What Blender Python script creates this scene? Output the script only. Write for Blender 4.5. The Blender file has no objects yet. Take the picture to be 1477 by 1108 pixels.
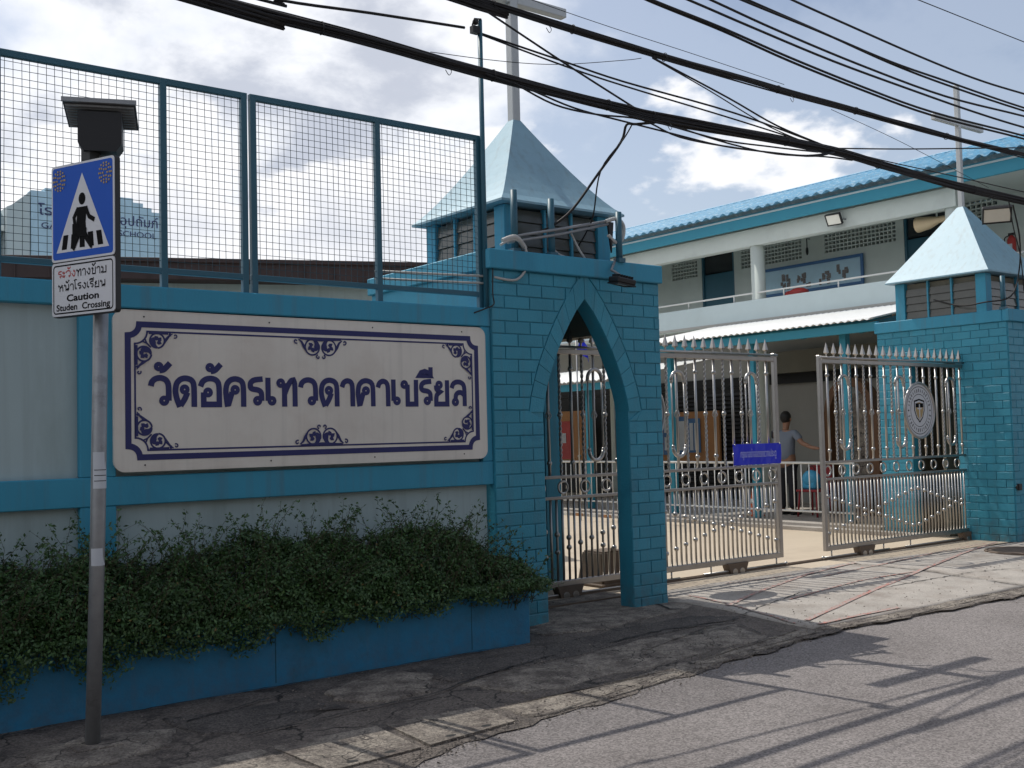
import bpy, bmesh, math, random
import numpy as np
from mathutils import Vector, Matrix
random.seed(7); rng = np.random.default_rng(7)
S = bpy.context.scene
COL = S.collection

# ------------------------------------------------------------ camera
cam_d = bpy.data.cameras.new('camera'); cam = bpy.data.objects.new('camera', cam_d); COL.objects.link(cam)
YAW, PITCH, ROLL = 0.65516, 0.048165, -0.0243826
fw = Vector((math.sin(YAW)*math.cos(PITCH), math.cos(YAW)*math.cos(PITCH), math.sin(PITCH)))
rt = Vector((math.cos(YAW), -math.sin(YAW), 0)); up = rt.cross(fw)
c_, s_ = math.cos(ROLL), math.sin(ROLL)
R_ = c_*rt + s_*up; U_ = -s_*rt + c_*up
M = Matrix((R_, U_, -fw)).transposed().to_4x4(); M.translation = Vector((-0.43137, -7.300165, 1.6))
cam.matrix_world = M
cam_d.sensor_width = 36; cam_d.lens = 36*1571.16/1477; cam_d.clip_end = 2000; cam_d.clip_start = 0.05
S.camera = cam
S.render.resolution_x = 1024; S.render.resolution_y = 768

# ------------------------------------------------------------ light
SUNV = Vector((-0.08, 0.66, 1.0)).normalized()          # towards the sun
sd = bpy.data.lights.new('sun', 'SUN'); sd.energy = 3.7; sd.angle = math.radians(0.34); sd.color = (1, .95, .87)
so = bpy.data.objects.new('sun', sd); COL.objects.link(so); so.location = (0, 0, 20)
so.rotation_euler = SUNV.to_track_quat('Z', 'Y').to_euler()
W = bpy.data.worlds.new('World'); S.world = W; W.use_nodes = True
nt = W.node_tree; nt.nodes.clear(); N = nt.nodes; LK = nt.links.new
out = N.new('ShaderNodeOutputWorld'); bg = N.new('ShaderNodeBackground'); bg.inputs[1].default_value = 0.125
sky = N.new('ShaderNodeTexSky'); sky.sky_type = 'NISHITA'; sky.sun_disc = False
sky.sun_elevation = math.asin(SUNV.z); sky.sun_rotation = math.atan2(SUNV.x, SUNV.y); sky.dust_density = 1.6; sky.air_density = 1.0
tc = N.new('ShaderNodeTexCoord'); sx = N.new('ShaderNodeSeparateXYZ'); LK(tc.outputs['Generated'], sx.inputs[0])
def wmath(op, a, b=None, clamp=False):
    n = N.new('ShaderNodeMath'); n.operation = op; n.use_clamp = clamp
    for i, v in enumerate((a, b)):
        if v is None: continue
        if isinstance(v, (int, float)): n.inputs[i].default_value = v
        else: LK(v, n.inputs[i])
    return n.outputs[0]
zz = wmath('ADD', wmath('MAXIMUM', sx.outputs[2], 0.0), 0.42)
cx = N.new('ShaderNodeCombineXYZ'); LK(wmath('DIVIDE', sx.outputs[0], zz), cx.inputs[0]); LK(wmath('DIVIDE', sx.outputs[1], zz), cx.inputs[1])
def wnoise(scale, detail, rough, off):
    m = N.new('ShaderNodeMapping'); LK(cx.outputs[0], m.inputs[0]); m.inputs['Location'].default_value = off
    n = N.new('ShaderNodeTexNoise'); n.inputs['Scale'].default_value = scale; n.inputs['Detail'].default_value = detail
    n.inputs['Roughness'].default_value = rough; n.inputs['Distortion'].default_value = 0.15; LK(m.outputs[0], n.inputs['Vector']); return n.outputs[0]
def ramp(a, lo, hi):
    n = N.new('ShaderNodeMapRange'); n.interpolation_type = 'SMOOTHSTEP'; LK(a, n.inputs[0]); n.inputs[1].default_value = lo; n.inputs[2].default_value = hi; return n.outputs[0]
CLOUD_OFF = (3.1, 1.7, 0)
n1 = wnoise(1.25, 9, .56, CLOUD_OFF); n2 = wnoise(4.2, 8, .58, (9, 4, 0)); n3 = wnoise(1.25, 9, .56, (CLOUD_OFF[0]+.05, CLOUD_OFF[1]-.22, 0))
# wide cloud deck thinning towards +X, where the blue shows
bias = wmath('MULTIPLY', wmath('SUBTRACT', sx.outputs[1], sx.outputs[0]), 0.20)
low = wmath('MULTIPLY', wmath('SUBTRACT', 1.0, ramp(sx.outputs[2], 0.10, 0.26)), .07)
dens = wmath('ADD', wmath('ADD', wmath('MULTIPLY_ADD' if False else 'ADD', n1, bias), low), wmath('MULTIPLY', wmath('SUBTRACT', n2, .5), .22))
mask = ramp(dens, 0.47, 0.60)
mask = wmath('ADD', wmath('MULTIPLY', mask, .70), .20)
thick = ramp(wmath('ADD', n3, wmath('MULTIPLY', wmath('SUBTRACT', n2, .5), .7)), 0.47, 0.61)
cc = N.new('ShaderNodeMix'); cc.data_type = 'RGBA'; LK(thick, cc.inputs[0])
cc.inputs[6].default_value = (9.6, 9.7, 10.0, 1); cc.inputs[7].default_value = (5.5, 5.8, 6.6, 1)
mx = N.new('ShaderNodeMix'); mx.data_type = 'RGBA'; LK(mask, mx.inputs[0]); LK(sky.outputs[0], mx.inputs[6]); LK(cc.outputs[2], mx.inputs[7])
# white cumulus heaps low above the horizon
m5 = N.new('ShaderNodeMapping'); LK(tc.outputs['Generated'], m5.inputs[0]); m5.inputs['Scale'].default_value = (1, 1, 1.9); m5.inputs['Location'].default_value = (.35, .2, 0)
n5 = N.new('ShaderNodeTexNoise'); n5.inputs['Scale'].default_value = 5.2; n5.inputs['Detail'].default_value = 8; n5.inputs['Roughness'].default_value = .52; LK(m5.outputs[0], n5.inputs['Vector'])
d5 = wmath('ADD', n5.outputs[0], wmath('MULTIPLY', wmath('SUBTRACT', .255, sx.outputs[2]), 1.5))
mx2 = N.new('ShaderNodeMix'); mx2.data_type = 'RGBA'; LK(wmath('MULTIPLY', ramp(d5, .50, .56), .92), mx2.inputs[0]); LK(mx.outputs[2], mx2.inputs[6])
c5 = N.new('ShaderNodeMix'); c5.data_type = 'RGBA'; LK(ramp(d5, .54, .80), c5.inputs[0]); c5.inputs[6].default_value = (9.6, 9.6, 9.8, 1); c5.inputs[7].default_value = (7.0, 7.3, 8.0, 1); LK(c5.outputs[2], mx2.inputs[7])
LK(mx2.outputs[2], bg.inputs[0]); LK(bg.outputs[0], out.inputs[0])
S.view_settings.view_transform = 'Standard'; S.view_settings.look = 'None'; S.view_settings.exposure = -0.15; S.view_settings.gamma = 1
S.view_settings.use_curve_mapping = False

# ------------------------------------------------------------ materials
def mat(name, col, rough=.6, metal=0, var=.12, vs=3.0, bump=0, bs=40, spec=.5, col2=None, f2=(0.5, .7), s2=5, speck=0, stretch=None, rnd=0, grime=0, cracks=0, streak=0):
    m = bpy.data.materials.new(name); m.use_nodes = True; t = m.node_tree; b = t.nodes['Principled BSDF']; L = t.links.new
    b.inputs['Roughness'].default_value = rough; b.inputs['Metallic'].default_value = metal; b.inputs['Specular IOR Level'].default_value = spec
    g = t.nodes.new('ShaderNodeNewGeometry'); src = g.outputs['Position']
    if stretch:
        mp = t.nodes.new('ShaderNodeMapping'); mp.inputs['Scale'].default_value = stretch; L(src, mp.inputs[0]); src = mp.outputs[0]
    def noise(sc, d=6, r=.6):
        n = t.nodes.new('ShaderNodeTexNoise'); n.inputs['Scale'].default_value = sc; n.inputs['Detail'].default_value = d; n.inputs['Roughness'].default_value = r
        L(src, n.inputs['Vector']); return n.outputs[0]
    hsv = t.nodes.new('ShaderNodeMix'); hsv.data_type = 'RGBA'; 
    L(noise(vs), hsv.inputs[0])
    hsv.inputs[6].default_value = tuple(max(0, c*(1-var*1.6)) for c in col)+(1,); hsv.inputs[7].default_value = tuple(min(1, c*(1+var*1.6)) for c in col)+(1,)
    o = hsv.outputs[2]
    if col2:
        mr = t.nodes.new('ShaderNodeMapRange'); mr.inputs[1].default_value = f2[0]; mr.inputs[2].default_value = f2[1]; L(noise(s2, 8, .65), mr.inputs[0])
        k = t.nodes.new('ShaderNodeMix'); k.data_type = 'RGBA'; L(mr.outputs[0], k.inputs[0]); L(o, k.inputs[6]); k.inputs[7].default_value = col2+(1,); o = k.outputs[2]
    if speck:
        v = t.nodes.new('ShaderNodeTexVoronoi'); v.inputs['Scale'].default_value = 95; L(src, v.inputs['Vector'])
        sp = t.nodes.new('ShaderNodeSeparateColor'); L(v.outputs['Color'], sp.inputs[0])
        mr = t.nodes.new('ShaderNodeMapRange'); mr.inputs[3].default_value = 1-speck; mr.inputs[4].default_value = 1+speck; L(sp.outputs[0], mr.inputs[0])
        k = t.nodes.new('ShaderNodeVectorMath'); k.operation = 'SCALE'; L(o, k.inputs[0]); L(mr.outputs[0], k.inputs['Scale']); o = k.outputs[0]
    def mixto(fac, colr):
        k = t.nodes.new('ShaderNodeMix'); k.data_type = 'RGBA'; L(fac, k.inputs[0]); L(o, k.inputs[6]); k.inputs[7].default_value = colr+(1,); return k.outputs[2]
    def mth(op, a, b_, clamp=True):
        n = t.nodes.new('ShaderNodeMath'); n.operation = op; n.use_clamp = clamp
        for i, v in enumerate((a, b_)):
            if isinstance(v, (int, float)): n.inputs[i].default_value = v
            else: L(v, n.inputs[i])
        return n.outputs[0]
    def mrange(a, lo, hi):
        n = t.nodes.new('ShaderNodeMapRange'); n.inputs[1].default_value = lo; n.inputs[2].default_value = hi; L(a, n.inputs[0]); return n.outputs[0]
    if rnd:
        oi = t.nodes.new('ShaderNodeObjectInfo'); k = t.nodes.new('ShaderNodeVectorMath'); k.operation = 'SCALE'; L(o, k.inputs[0])
        n = t.nodes.new('ShaderNodeMapRange'); n.inputs[3].default_value = 1-rnd; n.inputs[4].default_value = 1+rnd; L(oi.outputs['Random'], n.inputs[0]); L(n.outputs[0], k.inputs['Scale']); o = k.outputs[0]
    if grime:      # splashed dirt near the pavement
        sz = t.nodes.new('ShaderNodeSeparateXYZ'); L(g.outputs['Position'], sz.inputs[0]); o = mixto(mth('MULTIPLY', mrange(sz.outputs[2], .38, -.05), mth('MULTIPLY', mrange(noise(9, 8, .7), .38, .68), grime)), (.10, .085, .07))
    if streak:     # rain streaks
        mp2 = t.nodes.new('ShaderNodeMapping'); mp2.inputs['Scale'].default_value = (14, 14, .55); L(g.outputs['Position'], mp2.inputs[0])
        n_ = t.nodes.new('ShaderNodeTexNoise'); n_.inputs['Scale'].default_value = 1; n_.inputs['Detail'].default_value = 6; L(mp2.outputs[0], n_.inputs['Vector'])
        o = mixto(mth('MULTIPLY', mrange(n_.outputs[0], .52, .78), streak), (.12, .12, .11))
    if cracks:
        vd = t.nodes.new('ShaderNodeTexVoronoi'); vd.feature = 'DISTANCE_TO_EDGE'; vd.inputs['Scale'].default_value = cracks
        ad = t.nodes.new('ShaderNodeVectorMath'); ad.operation = 'ADD'; nn_ = t.nodes.new('ShaderNodeTexNoise'); nn_.inputs['Scale'].default_value = 3; nn_.inputs['Detail'].default_value = 5; L(src, nn_.inputs['Vector'])
        sc_ = t.nodes.new('ShaderNodeVectorMath'); sc_.operation = 'SCALE'; sc_.inputs['Scale'].default_value = .5; L(nn_.outputs['Color'], sc_.inputs[0]); L(src, ad.inputs[0]); L(sc_.outputs[0], ad.inputs[1]); L(ad.outputs[0], vd.inputs['Vector'])
        o = mixto(mth('MULTIPLY', mrange(vd.outputs['Distance'], .016, .004), mrange(noise(1.1, 3, .5), .42, .56)), (.02, .018, .016))
    L(o, b.inputs['Base Color'])
    if bump:
        bn = t.nodes.new('ShaderNodeBump'); bn.inputs['Strength'].default_value = bump; bn.inputs['Distance'].default_value = .01; L(noise(bs, 5, .6), bn.inputs['Height']); L(bn.outputs[0], b.inputs['Normal'])
    return m
TEAL = (.036, .272, .385)
m_teal = mat('teal_brick_paint', TEAL, .5, var=.1, bump=.45, bs=55, spec=.5, rnd=.09, grime=.8, streak=.22, col2=(.022, .18, .28), f2=(.6, .8), s2=2.2)
m_teal_flat = mat('teal_wall_paint', (.038, .288, .435), .6, var=.09, grime=.6, streak=.35, bump=.2, bs=60, col2=(.025, .20, .32), f2=(.58, .8), s2=1.6, stretch=(1, 1, .35))
m_teal_bldg = mat('teal_building_paint', (.035, .27, .38), .6, var=.05, bump=.05)
m_plinth = mat('teal_planter_paint', (.024, .215, .40), .65, var=.18, grime=.45, streak=.3, bump=.5, bs=26, col2=(.017, .11, .17), f2=(.55, .78), s2=3)
m_mortar = mat('teal_painted_joint', (.012, .09, .13), .75, var=.1)
m_teal_steel = mat('teal_painted_steel', (.028, .115, .165), .45, var=.12, col2=(.04, .06, .06), f2=(.66, .75), s2=14)
m_pale = mat('pale_green_render', (.40, .50, .51), .8, var=.07, streak=.2, bump=.12, bs=30, col2=(.26, .33, .32), f2=(.55, .85), s2=1.2, stretch=(1, 1, .3))
m_aqua = mat('aqua_roof_paint', (.24, .41, .50), .5, var=.12, streak=.3, bump=.12, bs=8, col2=(.18, .33, .41), f2=(.5, .8), s2=3)
m_bwall = mat('grey_green_building_render', (.58, .63, .59), .8, var=.05, bump=.08, col2=(.42, .46, .43), f2=(.55, .85), s2=1.0)
m_bpale = mat('pale_parapet_render', (.52, .61, .62), .8, var=.05, bump=.05, col2=(.42, .5, .5), f2=(.6, .9), s2=1.4)
m_bwhite = mat('cream_wall_render', (.37, .365, .34), .8, var=.05)  # lowered so the colour itself puts shade on the ground floor wall
m_tile = mat('blue_roof_tile', (.09, .30, .48), .6, var=.35, vs=5, col2=(.34, .52, .64), f2=(.52, .68), s2=14, stretch=(.5, 1, 1))
m_corr = mat('white_corrugated_sheet', (.78, .79, .78), .5, var=.04)
m_brown = mat('brown_roof_sheet', (.055, .035, .033), .7, var=.15)
m_white = mat('white_paint', (.72, .72, .69), .55, var=.04)
m_sign = mat('sign_board_white', (.74, .70, .63), .45, var=.07, streak=.16, vs=1.5, col2=(.60, .53, .46), f2=(.5, .8), s2=1.3)
m_navy = mat('navy_print', (.018, .022, .125), .5, var=.1)
m_steel = mat('stainless_steel', (.43, .42, .405), .33, metal=1, var=.08, vs=12)
m_steel_dk = mat('worn_stainless_steel', (.40, .38, .36), .38, metal=1, var=.12, vs=8)
m_galv = mat('galvanised_steel', (.30, .31, .32), .5, metal=.55, var=.16, vs=14, col2=(.17, .17, .17), f2=(.55, .75), s2=9)
m_black = mat('black_plastic', (.012, .012, .013), .5, var=.1)
m_cable = mat('black_cable_sheath', (.010, .009, .010), .7, var=.1)
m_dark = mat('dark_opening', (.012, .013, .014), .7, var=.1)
m_glass = mat('dusty_louvre_glass', (.085, .09, .08), .2, var=.2, vs=6)
m_dglass = mat('dark_glass', (.02, .025, .03), .15, var=.2)
m_signblue = mat('traffic_sign_blue', (.004, .085, .48), .5, var=.05, spec=.25)
m_signwhite = mat('traffic_sign_white', (.62, .63, .66), .4, var=.04)
m_red = mat('red_paint', (.42, .035, .03), .5, var=.1)
m_print = mat('black_print', (.008, .008, .009), .8, spec=.1)
m_leaf = mat('bush_leaf', (.042, .098, .026), .5, var=.6, vs=9, col2=(.10, .17, .04), f2=(.6, .72), s2=30)
m_cross = mat('pale_cross_steel', (.50, .52, .52), .45, metal=.2, var=.08)
m_leaf3 = mat('dry_bush_leaf', (.20, .15, .05), .6, var=.3, vs=14)
m_leaf2 = mat('young_bush_leaf', (.085, .165, .045), .45, var=.35, vs=14)
m_stem = mat('bush_stem', (.07, .06, .035), .8)
m_soil = mat('planter_soil', (.04, .03, .02), .95, var=.3)
m_asph = mat('road_asphalt', (.225, .205, .198), .9, var=.10, vs=1.2, bump=.8, bs=150, col2=(.17, .153, .147), f2=(.45, .75), s2=1.1, speck=.42)
m_asph2 = mat('old_asphalt_patch', (.10, .088, .08), .9, var=.3, vs=2.5, bump=1.3, bs=60, speck=.5, cracks=1.7, col2=(.05, .045, .043), f2=(.5, .7), s2=3)
m_pave = mat('worn_pavement', (.135, .115, .10), .9, var=.3, vs=2.2, bump=1.4, bs=42, speck=.45, cracks=1.3, col2=(.07, .06, .055), f2=(.5, .66), s2=4)
m_conc = mat('weathered_concrete', (.375, .345, .31), .85, var=.22, vs=2.5, bump=.6, bs=45, col2=(.25, .215, .185), f2=(.48, .72), s2=2.6, speck=.12)
m_conc2 = mat('patched_concrete', (.25, .22, .185), .88, var=.3, vs=4, bump=1.3, bs=35, col2=(.11, .092, .08), f2=(.42, .62), s2=6, speck=.4, cracks=2.2)
m_court = mat('courtyard_concrete', (.50, .42, .32), .8, var=.07, vs=.8, bump=.25, bs=40, col2=(.40, .33, .25), f2=(.5, .8), s2=.9)
m_redline = mat('faded_red_line', (.42, .12, .09), .85, var=.25, vs=9, col2=(.36, .32, .29), f2=(.38, .53), s2=34)
m_rust = mat('rusty_steel', (.13, .095, .07), .75, var=.3, vs=10)
m_orange = mat('orange_board', (.40, .19, .075), .7, var=.1)
m_cone = mat('orange_cone_plastic', (.65, .12, .03), .5)
m_paper = mat('pale_paper', (.55, .58, .62), .7)
m_wire = mat('dull_teal_wire', (.02, .055, .075), .6)
m_bluep = mat('blue_notice_print', (.05, .15, .33), .5)
m_vblue = mat('bright_blue_sign', (.006, .02, .62), .35, var=.03)
m_lblue = mat('pale_blue_lettering', (.55, .60, .85), .4)
m_wood = mat('brown_wood', (.14, .065, .028), .5, var=.3, vs=6, stretch=(3, 3, .5))
m_skin = mat('skin', (.30, .16, .10), .55)
m_shirt = mat('pale_shirt_cloth', (.19, .22, .27), .85)  # pale shirt, colour darkened to carry the shade under the canopy
m_trous = mat('dark_trouser_cloth', (.02, .02, .026), .85)
m_hair = mat('black_hair', (.01, .009, .008), .6)
m_redcloth = mat('maroon_red_cloth', (.28, .03, .035), .8)
m_cyan = mat('light_blue_plastic', (.05, .33, .55), .4)
m_panel = mat('solar_panel_back', (.045, .045, .05), .5)
m_cream = mat('cream_plastic', (.62, .48, .30), .5)
m_gold = mat('crest_gold', (.42, .29, .12), .45)
m_hose = mat('grey_white_conduit', (.45, .45, .43), .5)
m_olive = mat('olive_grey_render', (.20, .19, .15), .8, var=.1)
m_lampglass = mat('lamp_reflector', (.75, .74, .66), .2, metal=.3)
m_ltblue = mat('pale_blue_sign_board', (.46, .66, .78), .7)

# ------------------------------------------------------------ helpers
def obj(name, me, parent=None, loc=None, rot=None):
    o = bpy.data.objects.new(name, me); COL.objects.link(o)
    if parent: o.parent = parent
    if loc is not None: o.location = loc
    if rot is not None: o.rotation_euler = rot
    return o
def tag(o, label=None, cat=None, group=None, kind=None):
    if label: o['label'] = label
    if cat: o['category'] = cat
    if group: o['group'] = group
    if kind: o['kind'] = kind
    return o
def thing(name, label, cat, loc=(0, 0, 0), group=None, rz=0):
    o = bpy.data.objects.new(name, None); COL.objects.link(o); o.location = loc; o.rotation_euler = (0, 0, rz); o.empty_display_size = .1
    return tag(o, label, cat, group)
class MB:
    def __init__(s): s.v = []; s.f = []; s.sm = []
    def add(s, v, f, smooth=False):
        k = len(s.v); s.v += [tuple(p) for p in v]; s.f += [tuple(i+k for i in q) for q in f]; s.sm += [smooth]*len(f); return s
    def box(s, x0, x1, y0, y1, z0, z1, bev=0):
        if bev <= 0:
            v = [(x, y, z) for x in (x0, x1) for y in (y0, y1) for z in (z0, z1)]
            return s.add(v, [(0, 1, 3, 2), (4, 6, 7, 5), (0, 4, 5, 1), (2, 3, 7, 6), (0, 2, 6, 4), (1, 5, 7, 3)])
        bm = bmesh.new(); bmesh.ops.create_cube(bm, size=1)
        for w in bm.verts: w.co = Vector(((x0+x1)/2+w.co.x*(x1-x0), (y0+y1)/2+w.co.y*(y1-y0), (z0+z1)/2+w.co.z*(z1-z0)))
        bmesh.ops.bevel(bm, geom=bm.edges[:], offset=bev, segments=1, affect='EDGES', profile=.7)
        s.bm(bm); return s
    def bm(s, bm, smooth=False):
        bm.verts.index_update(); s.add([v.co[:] for v in bm.verts], [[v.index for v in f.verts] for f in bm.faces], smooth); bm.free(); return s
    def prism(s, poly, o, u, v, n, d):
        """extrude 2-D polygon (a,b) from origin o in axes u,v by depth d along n"""
        o, u, v, n = map(Vector, (o, u, v, n)); k = len(poly)
        P = [o+u*a+v*b for a, b in poly]+[o+u*a+v*b+n*d for a, b in poly]
        area = sum(poly[i][0]*poly[(i+1) % k][1]-poly[(i+1) % k][0]*poly[i][1] for i in range(k))
        F = [tuple(range(k))[::-1], tuple(range(k, 2*k))]+[(i, (i+1) % k, (i+1) % k+k, i+k) for i in range(k)]
        flip = (area*(u.cross(v)).dot(n)) * (1 if d > 0 else -1) < 0
        if flip: F = [f[::-1] for f in F]
        return s.add(P, F)
    def tube(s, pts, r, n=8, closed=False, caps=True):
        pts = [Vector(p) for p in pts]; m = len(pts); rr = r if isinstance(r, (list, tuple)) else [r]*m
        V = []; prev = None
        for i, p in enumerate(pts):
            a = pts[(i-1) % m] if (i or closed) else p; b = pts[(i+1) % m] if (i < m-1 or closed) else p
            t = (b-a).normalized()
            if prev is None: x = t.orthogonal().normalized()
            else:
                x = prev-t*prev.dot(t); x = x.normalized() if x.length > 1e-6 else t.orthogonal().normalized()
            prev = x; y = t.cross(x)
            V += [p+(x*math.cos(2*math.pi*k/n)+y*math.sin(2*math.pi*k/n))*rr[i] for k in range(n)]
        F = []
        for i in range(m if closed else m-1):
            j = (i+1) % m
            F += [(i*n+k, i*n+(k+1) % n, j*n+(k+1) % n, j*n+k) for k in range(n)]
        s.add(V, F, True)
        if caps and not closed: 
            k0 = len(s.v)-m*n
            s.f += [tuple(k0+k for k in range(n))[::-1], tuple(k0+(m-1)*n+k for k in range(n))]; s.sm += [False]*2
        return s
    def ball(s, c, r, n=10, k=6):
        c = Vector(c); rad = r if isinstance(r, (tuple, list)) else (r, r, r)
        V = [c+Vector((0, 0, rad[2]))]
        for i in range(1, k):
            th = math.pi*i/k
            V += [c+Vector((rad[0]*math.sin(th)*math.cos(2*math.pi*j/n), rad[1]*math.sin(th)*math.sin(2*math.pi*j/n), rad[2]*math.cos(th))) for j in range(n)]
        V.append(c-Vector((0, 0, rad[2]))); F = []
        for j in range(n): F.append((0, 1+j, 1+(j+1) % n))
        for i in range(k-2):
            for j in range(n): a = 1+i*n; F.append((a+j, a+n+j, a+n+(j+1) % n, a+(j+1) % n))
        a = 1+(k-2)*n
        for j in range(n): F.append((a+j, len(V)-1, a+(j+1) % n))
        return s.add(V, F, True)
    def mesh(s, m, name='mesh'):
        me = bpy.data.meshes.new(name); me.from_pydata(s.v, [], s.f)
        me.polygons.foreach_set('use_smooth', s.sm); me.materials.append(m); me.update(); return me
    def obj(s, name, m, parent=None, loc=None, rot=None): return obj(name, s.mesh(m, name), parent, loc, rot)
def catmull(P, k=6):
    P = [Vector(p) for p in P]; o = []
    for i in range(len(P)-1):
        a = P[max(i-1, 0)]; b = P[i]; c = P[i+1]; d = P[min(i+2, len(P)-1)]
        for j in range(k):
            t = j/k; o.append(.5*((2*b)+(c-a)*t+(2*a-5*b+4*c-d)*t*t+(3*b-a-3*c+d)*t**3))
    o.append(P[-1]); return o
def ribbon(mb, pts, w, closed=False, lift=0.0):
    """flat stroke in the local xy plane (z = lift) with mitred corners"""
    P = [Vector((p[0], p[1])) for p in pts]; m = len(P); V = []
    ws = w if isinstance(w, (list, tuple)) else [w]*m
    for i, p in enumerate(P):
        a = P[(i-1) % m] if (i or closed) else None; b = P[(i+1) % m] if (i < m-1 or closed) else None
        d1 = (p-a).normalized() if a is not None else (b-p).normalized(); d2 = (b-p).normalized() if b is not None else d1
        n1 = Vector((-d1.y, d1.x)); n2 = Vector((-d2.y, d2.x)); n = (n1+n2)
        n = n.normalized() if n.length > 1e-5 else n1
        k = min(1/max(n.dot(n1), .35), 1.8)*ws[i]/2
        V += [(p.x+n.x*k, p.y+n.y*k, lift), (p.x-n.x*k, p.y-n.y*k, lift)]
    F = [(2*i, 2*i+1, (2*((i+1) % m))+1, 2*((i+1) % m)) for i in range(m if closed else m-1)]
    return mb.add(V, F)
def circ(cx, cy, r, n=14, a0=0, a1=2*math.pi):
    full = abs(a1-a0-2*math.pi) < 1e-6; k = n if full else n+1
    return [(cx+r*math.cos(a0+(a1-a0)*i/n), cy+r*math.sin(a0+(a1-a0)*i/n)) for i in range(k)]
# looped Thai stroke letters: (advance, strokes, loops)
G = {
'ว': (.74, [[(.08, .66), (.11, .80), (.22, .90), (.38, .93), (.54, .87), (.62, .72), (.62, .2)]], [(.48, .2)]),
'ด': (.80, [[(.22, 0), (.12, .28), (.08, .52), (.12, .76), (.24, .89), (.40, .93), (.58, .88), (.67, .74), (.67, 0)], [(.46, .47), (.38, .26), (.24, .04)]], [(.37, .56)]),
'ค': (.80, [[(.14, 0), (.10, .3), (.08, .52), (.12, .76), (.24, .89), (.40, .93), (.58, .88), (.67, .74), (.67, 0)], [(.29, .48), (.23, .28), (.16, .05)]], [(.39, .56)]),
'อ': (.80, [[(.07, .66), (.13, .82), (.26, .91), (.42, .93), (.58, .88), (.67, .74), (.67, .08), (.17, .08), (.17, .47)]], [(.31, .47)]),
'ร': (.60, [[(.52, .93), (.22, .90), (.10, .80), (.10, .64), (.16, .59), (.38, .56), (.47, .48), (.48, .36), (.48, .2)]], [(.34, .2)]),
'เ': (.38, [[(.10, .98), (.10, .2)]], [(.23, .2)]),
'ท': (.78, [[(.29, .8), (.29, 0)], [(.29, .42), (.40, .70), (.52, .89), (.61, .91), (.66, .80), (.66, 0)]], [(.16, .8)]),
'า': (.58, [[(.06, .68), (.11, .84), (.25, .92), (.39, .88), (.46, .74), (.46, 0)]], []),
'บ': (.76, [[(.29, .8), (.29, .08), (.64, .08), (.64, .98)]], [(.16, .8)]),
'ย': (.72, [[(.12, .78), (.13, .62), (.30, .54), (.15, .44), (.12, .3), (.12, .08), (.59, .08), (.59, .98)]], [(.25, .8)]),
'ล': (.76, [[(.07, .68), (.12, .84), (.26, .92), (.44, .92), (.58, .84), (.63, .68), (.63, 0)], [(.63, .40), (.50, .52), (.34, .52), (.24, .42), (.23, .2)]], [(.22, .16)]),
'ง': (.62, [[(.49, .8), (.49, .36), (.42, .12), (.30, .10), (.06, .52)]], [(.36, .8)]),
'ข': (.68, [[(.29, .80), (.24, .60), (.20, .45), (.20, .08), (.56, .08), (.56, .98)]], [(.16, .8)]),
'ม': (.80, [[(.28, .8), (.28, .2)], [(.28, .10), (.66, .10), (.66, .98)]], [(.15, .8), (.16, .15)]),
'ห': (.80, [[(.28, .8), (.28, 0)], [(.28, .40), (.46, .66), (.60, .66), (.67, .5), (.67, 0)]], [(.15, .8), (.58, .8)]),
'น': (.80, [[(.28, .8), (.28, .0)], [(.28, .12), (.48, .30), (.66, .34)], [(.66, .98), (.66, .16)]], [(.15, .8), (.56, .15)]),
'โ': (.40, [[(.12, .2), (.12, 1.16), (.02, 1.34), (.14, 1.42), (.36, 1.42)]], [(.25, .2)]),
'ะ': (.46, [[(.14, .60), (.30, .60), (.38, .84)], [(.14, .14), (.30, .14), (.38, .38)]], [(.13, .72), (.13, .26)]),
'ั': (0, [[(-.40, 1.16), (-.26, 1.18), (-.07, 1.40)]], [(-.42, 1.28)]),
'้': (0, [[(-.44, 1.16), (-.28, 1.16), (-.16, 1.44), (-.05, 1.40)]], [(-.46, 1.30)]),
'ี': (0, [[(-.60, 1.12), (-.50, 1.25), (-.34, 1.30), (-.18, 1.24), (-.10, 1.12), (-.60, 1.12)], [(-.10, 1.46), (-.10, 1.12)]], []),
}
def thai(s, parent, m, x0, y0, h, width=None, wt=.165, mats=None):
    """each letter one mesh, children of parent, in its local xy plane"""
    adv = sum(G[c][0] for c in s if c in G)+sum(.35 for c in s if c == ' '); sx = h if width is None else width/adv; x = 0
    outp = []
    for ci, c in enumerate(s):
        if c == ' ': x += .35; continue
        a, st, lp = G[c]; mb = MB(); k = 0
        for q in st:
            q = [(p[0], p[1]) for p in q]; closed = q[0] == q[-1]
            if closed: q = q[:-1]
            for _ in range(0 if closed else 2):
                q2 = [q[0]]
                for i in range(1, len(q)-1):   # round gentle bends, keep square corners
                    A, B, C = Vector(q[i-1]), Vector(q[i]), Vector(q[i+1])
                    if (B-A).angle(C-B) > 1.25: q2.append(q[i])
                    else: q2 += [tuple(A.lerp(B, .78)), tuple(B.lerp(C, .22))]
                q = q2+[q[-1]]
            ribbon(mb, [((x+p[0])*sx, p[1]*h) for p in q], wt*h, closed, k*.0004); k += 1
        for q in lp:
            ribbon(mb, [((x)*sx+q[0]*sx+p[0]*h, q[1]*h+p[1]*h) for p in circ(0, 0, .095 if a else .085, 14)], wt*h*.72, True, k*.0004); k += 1
        o = mb.obj('letter', (mats or {}).get(ci, m), parent, (x0, y0, 0)); outp.append(o); x += a
    return outp
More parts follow.
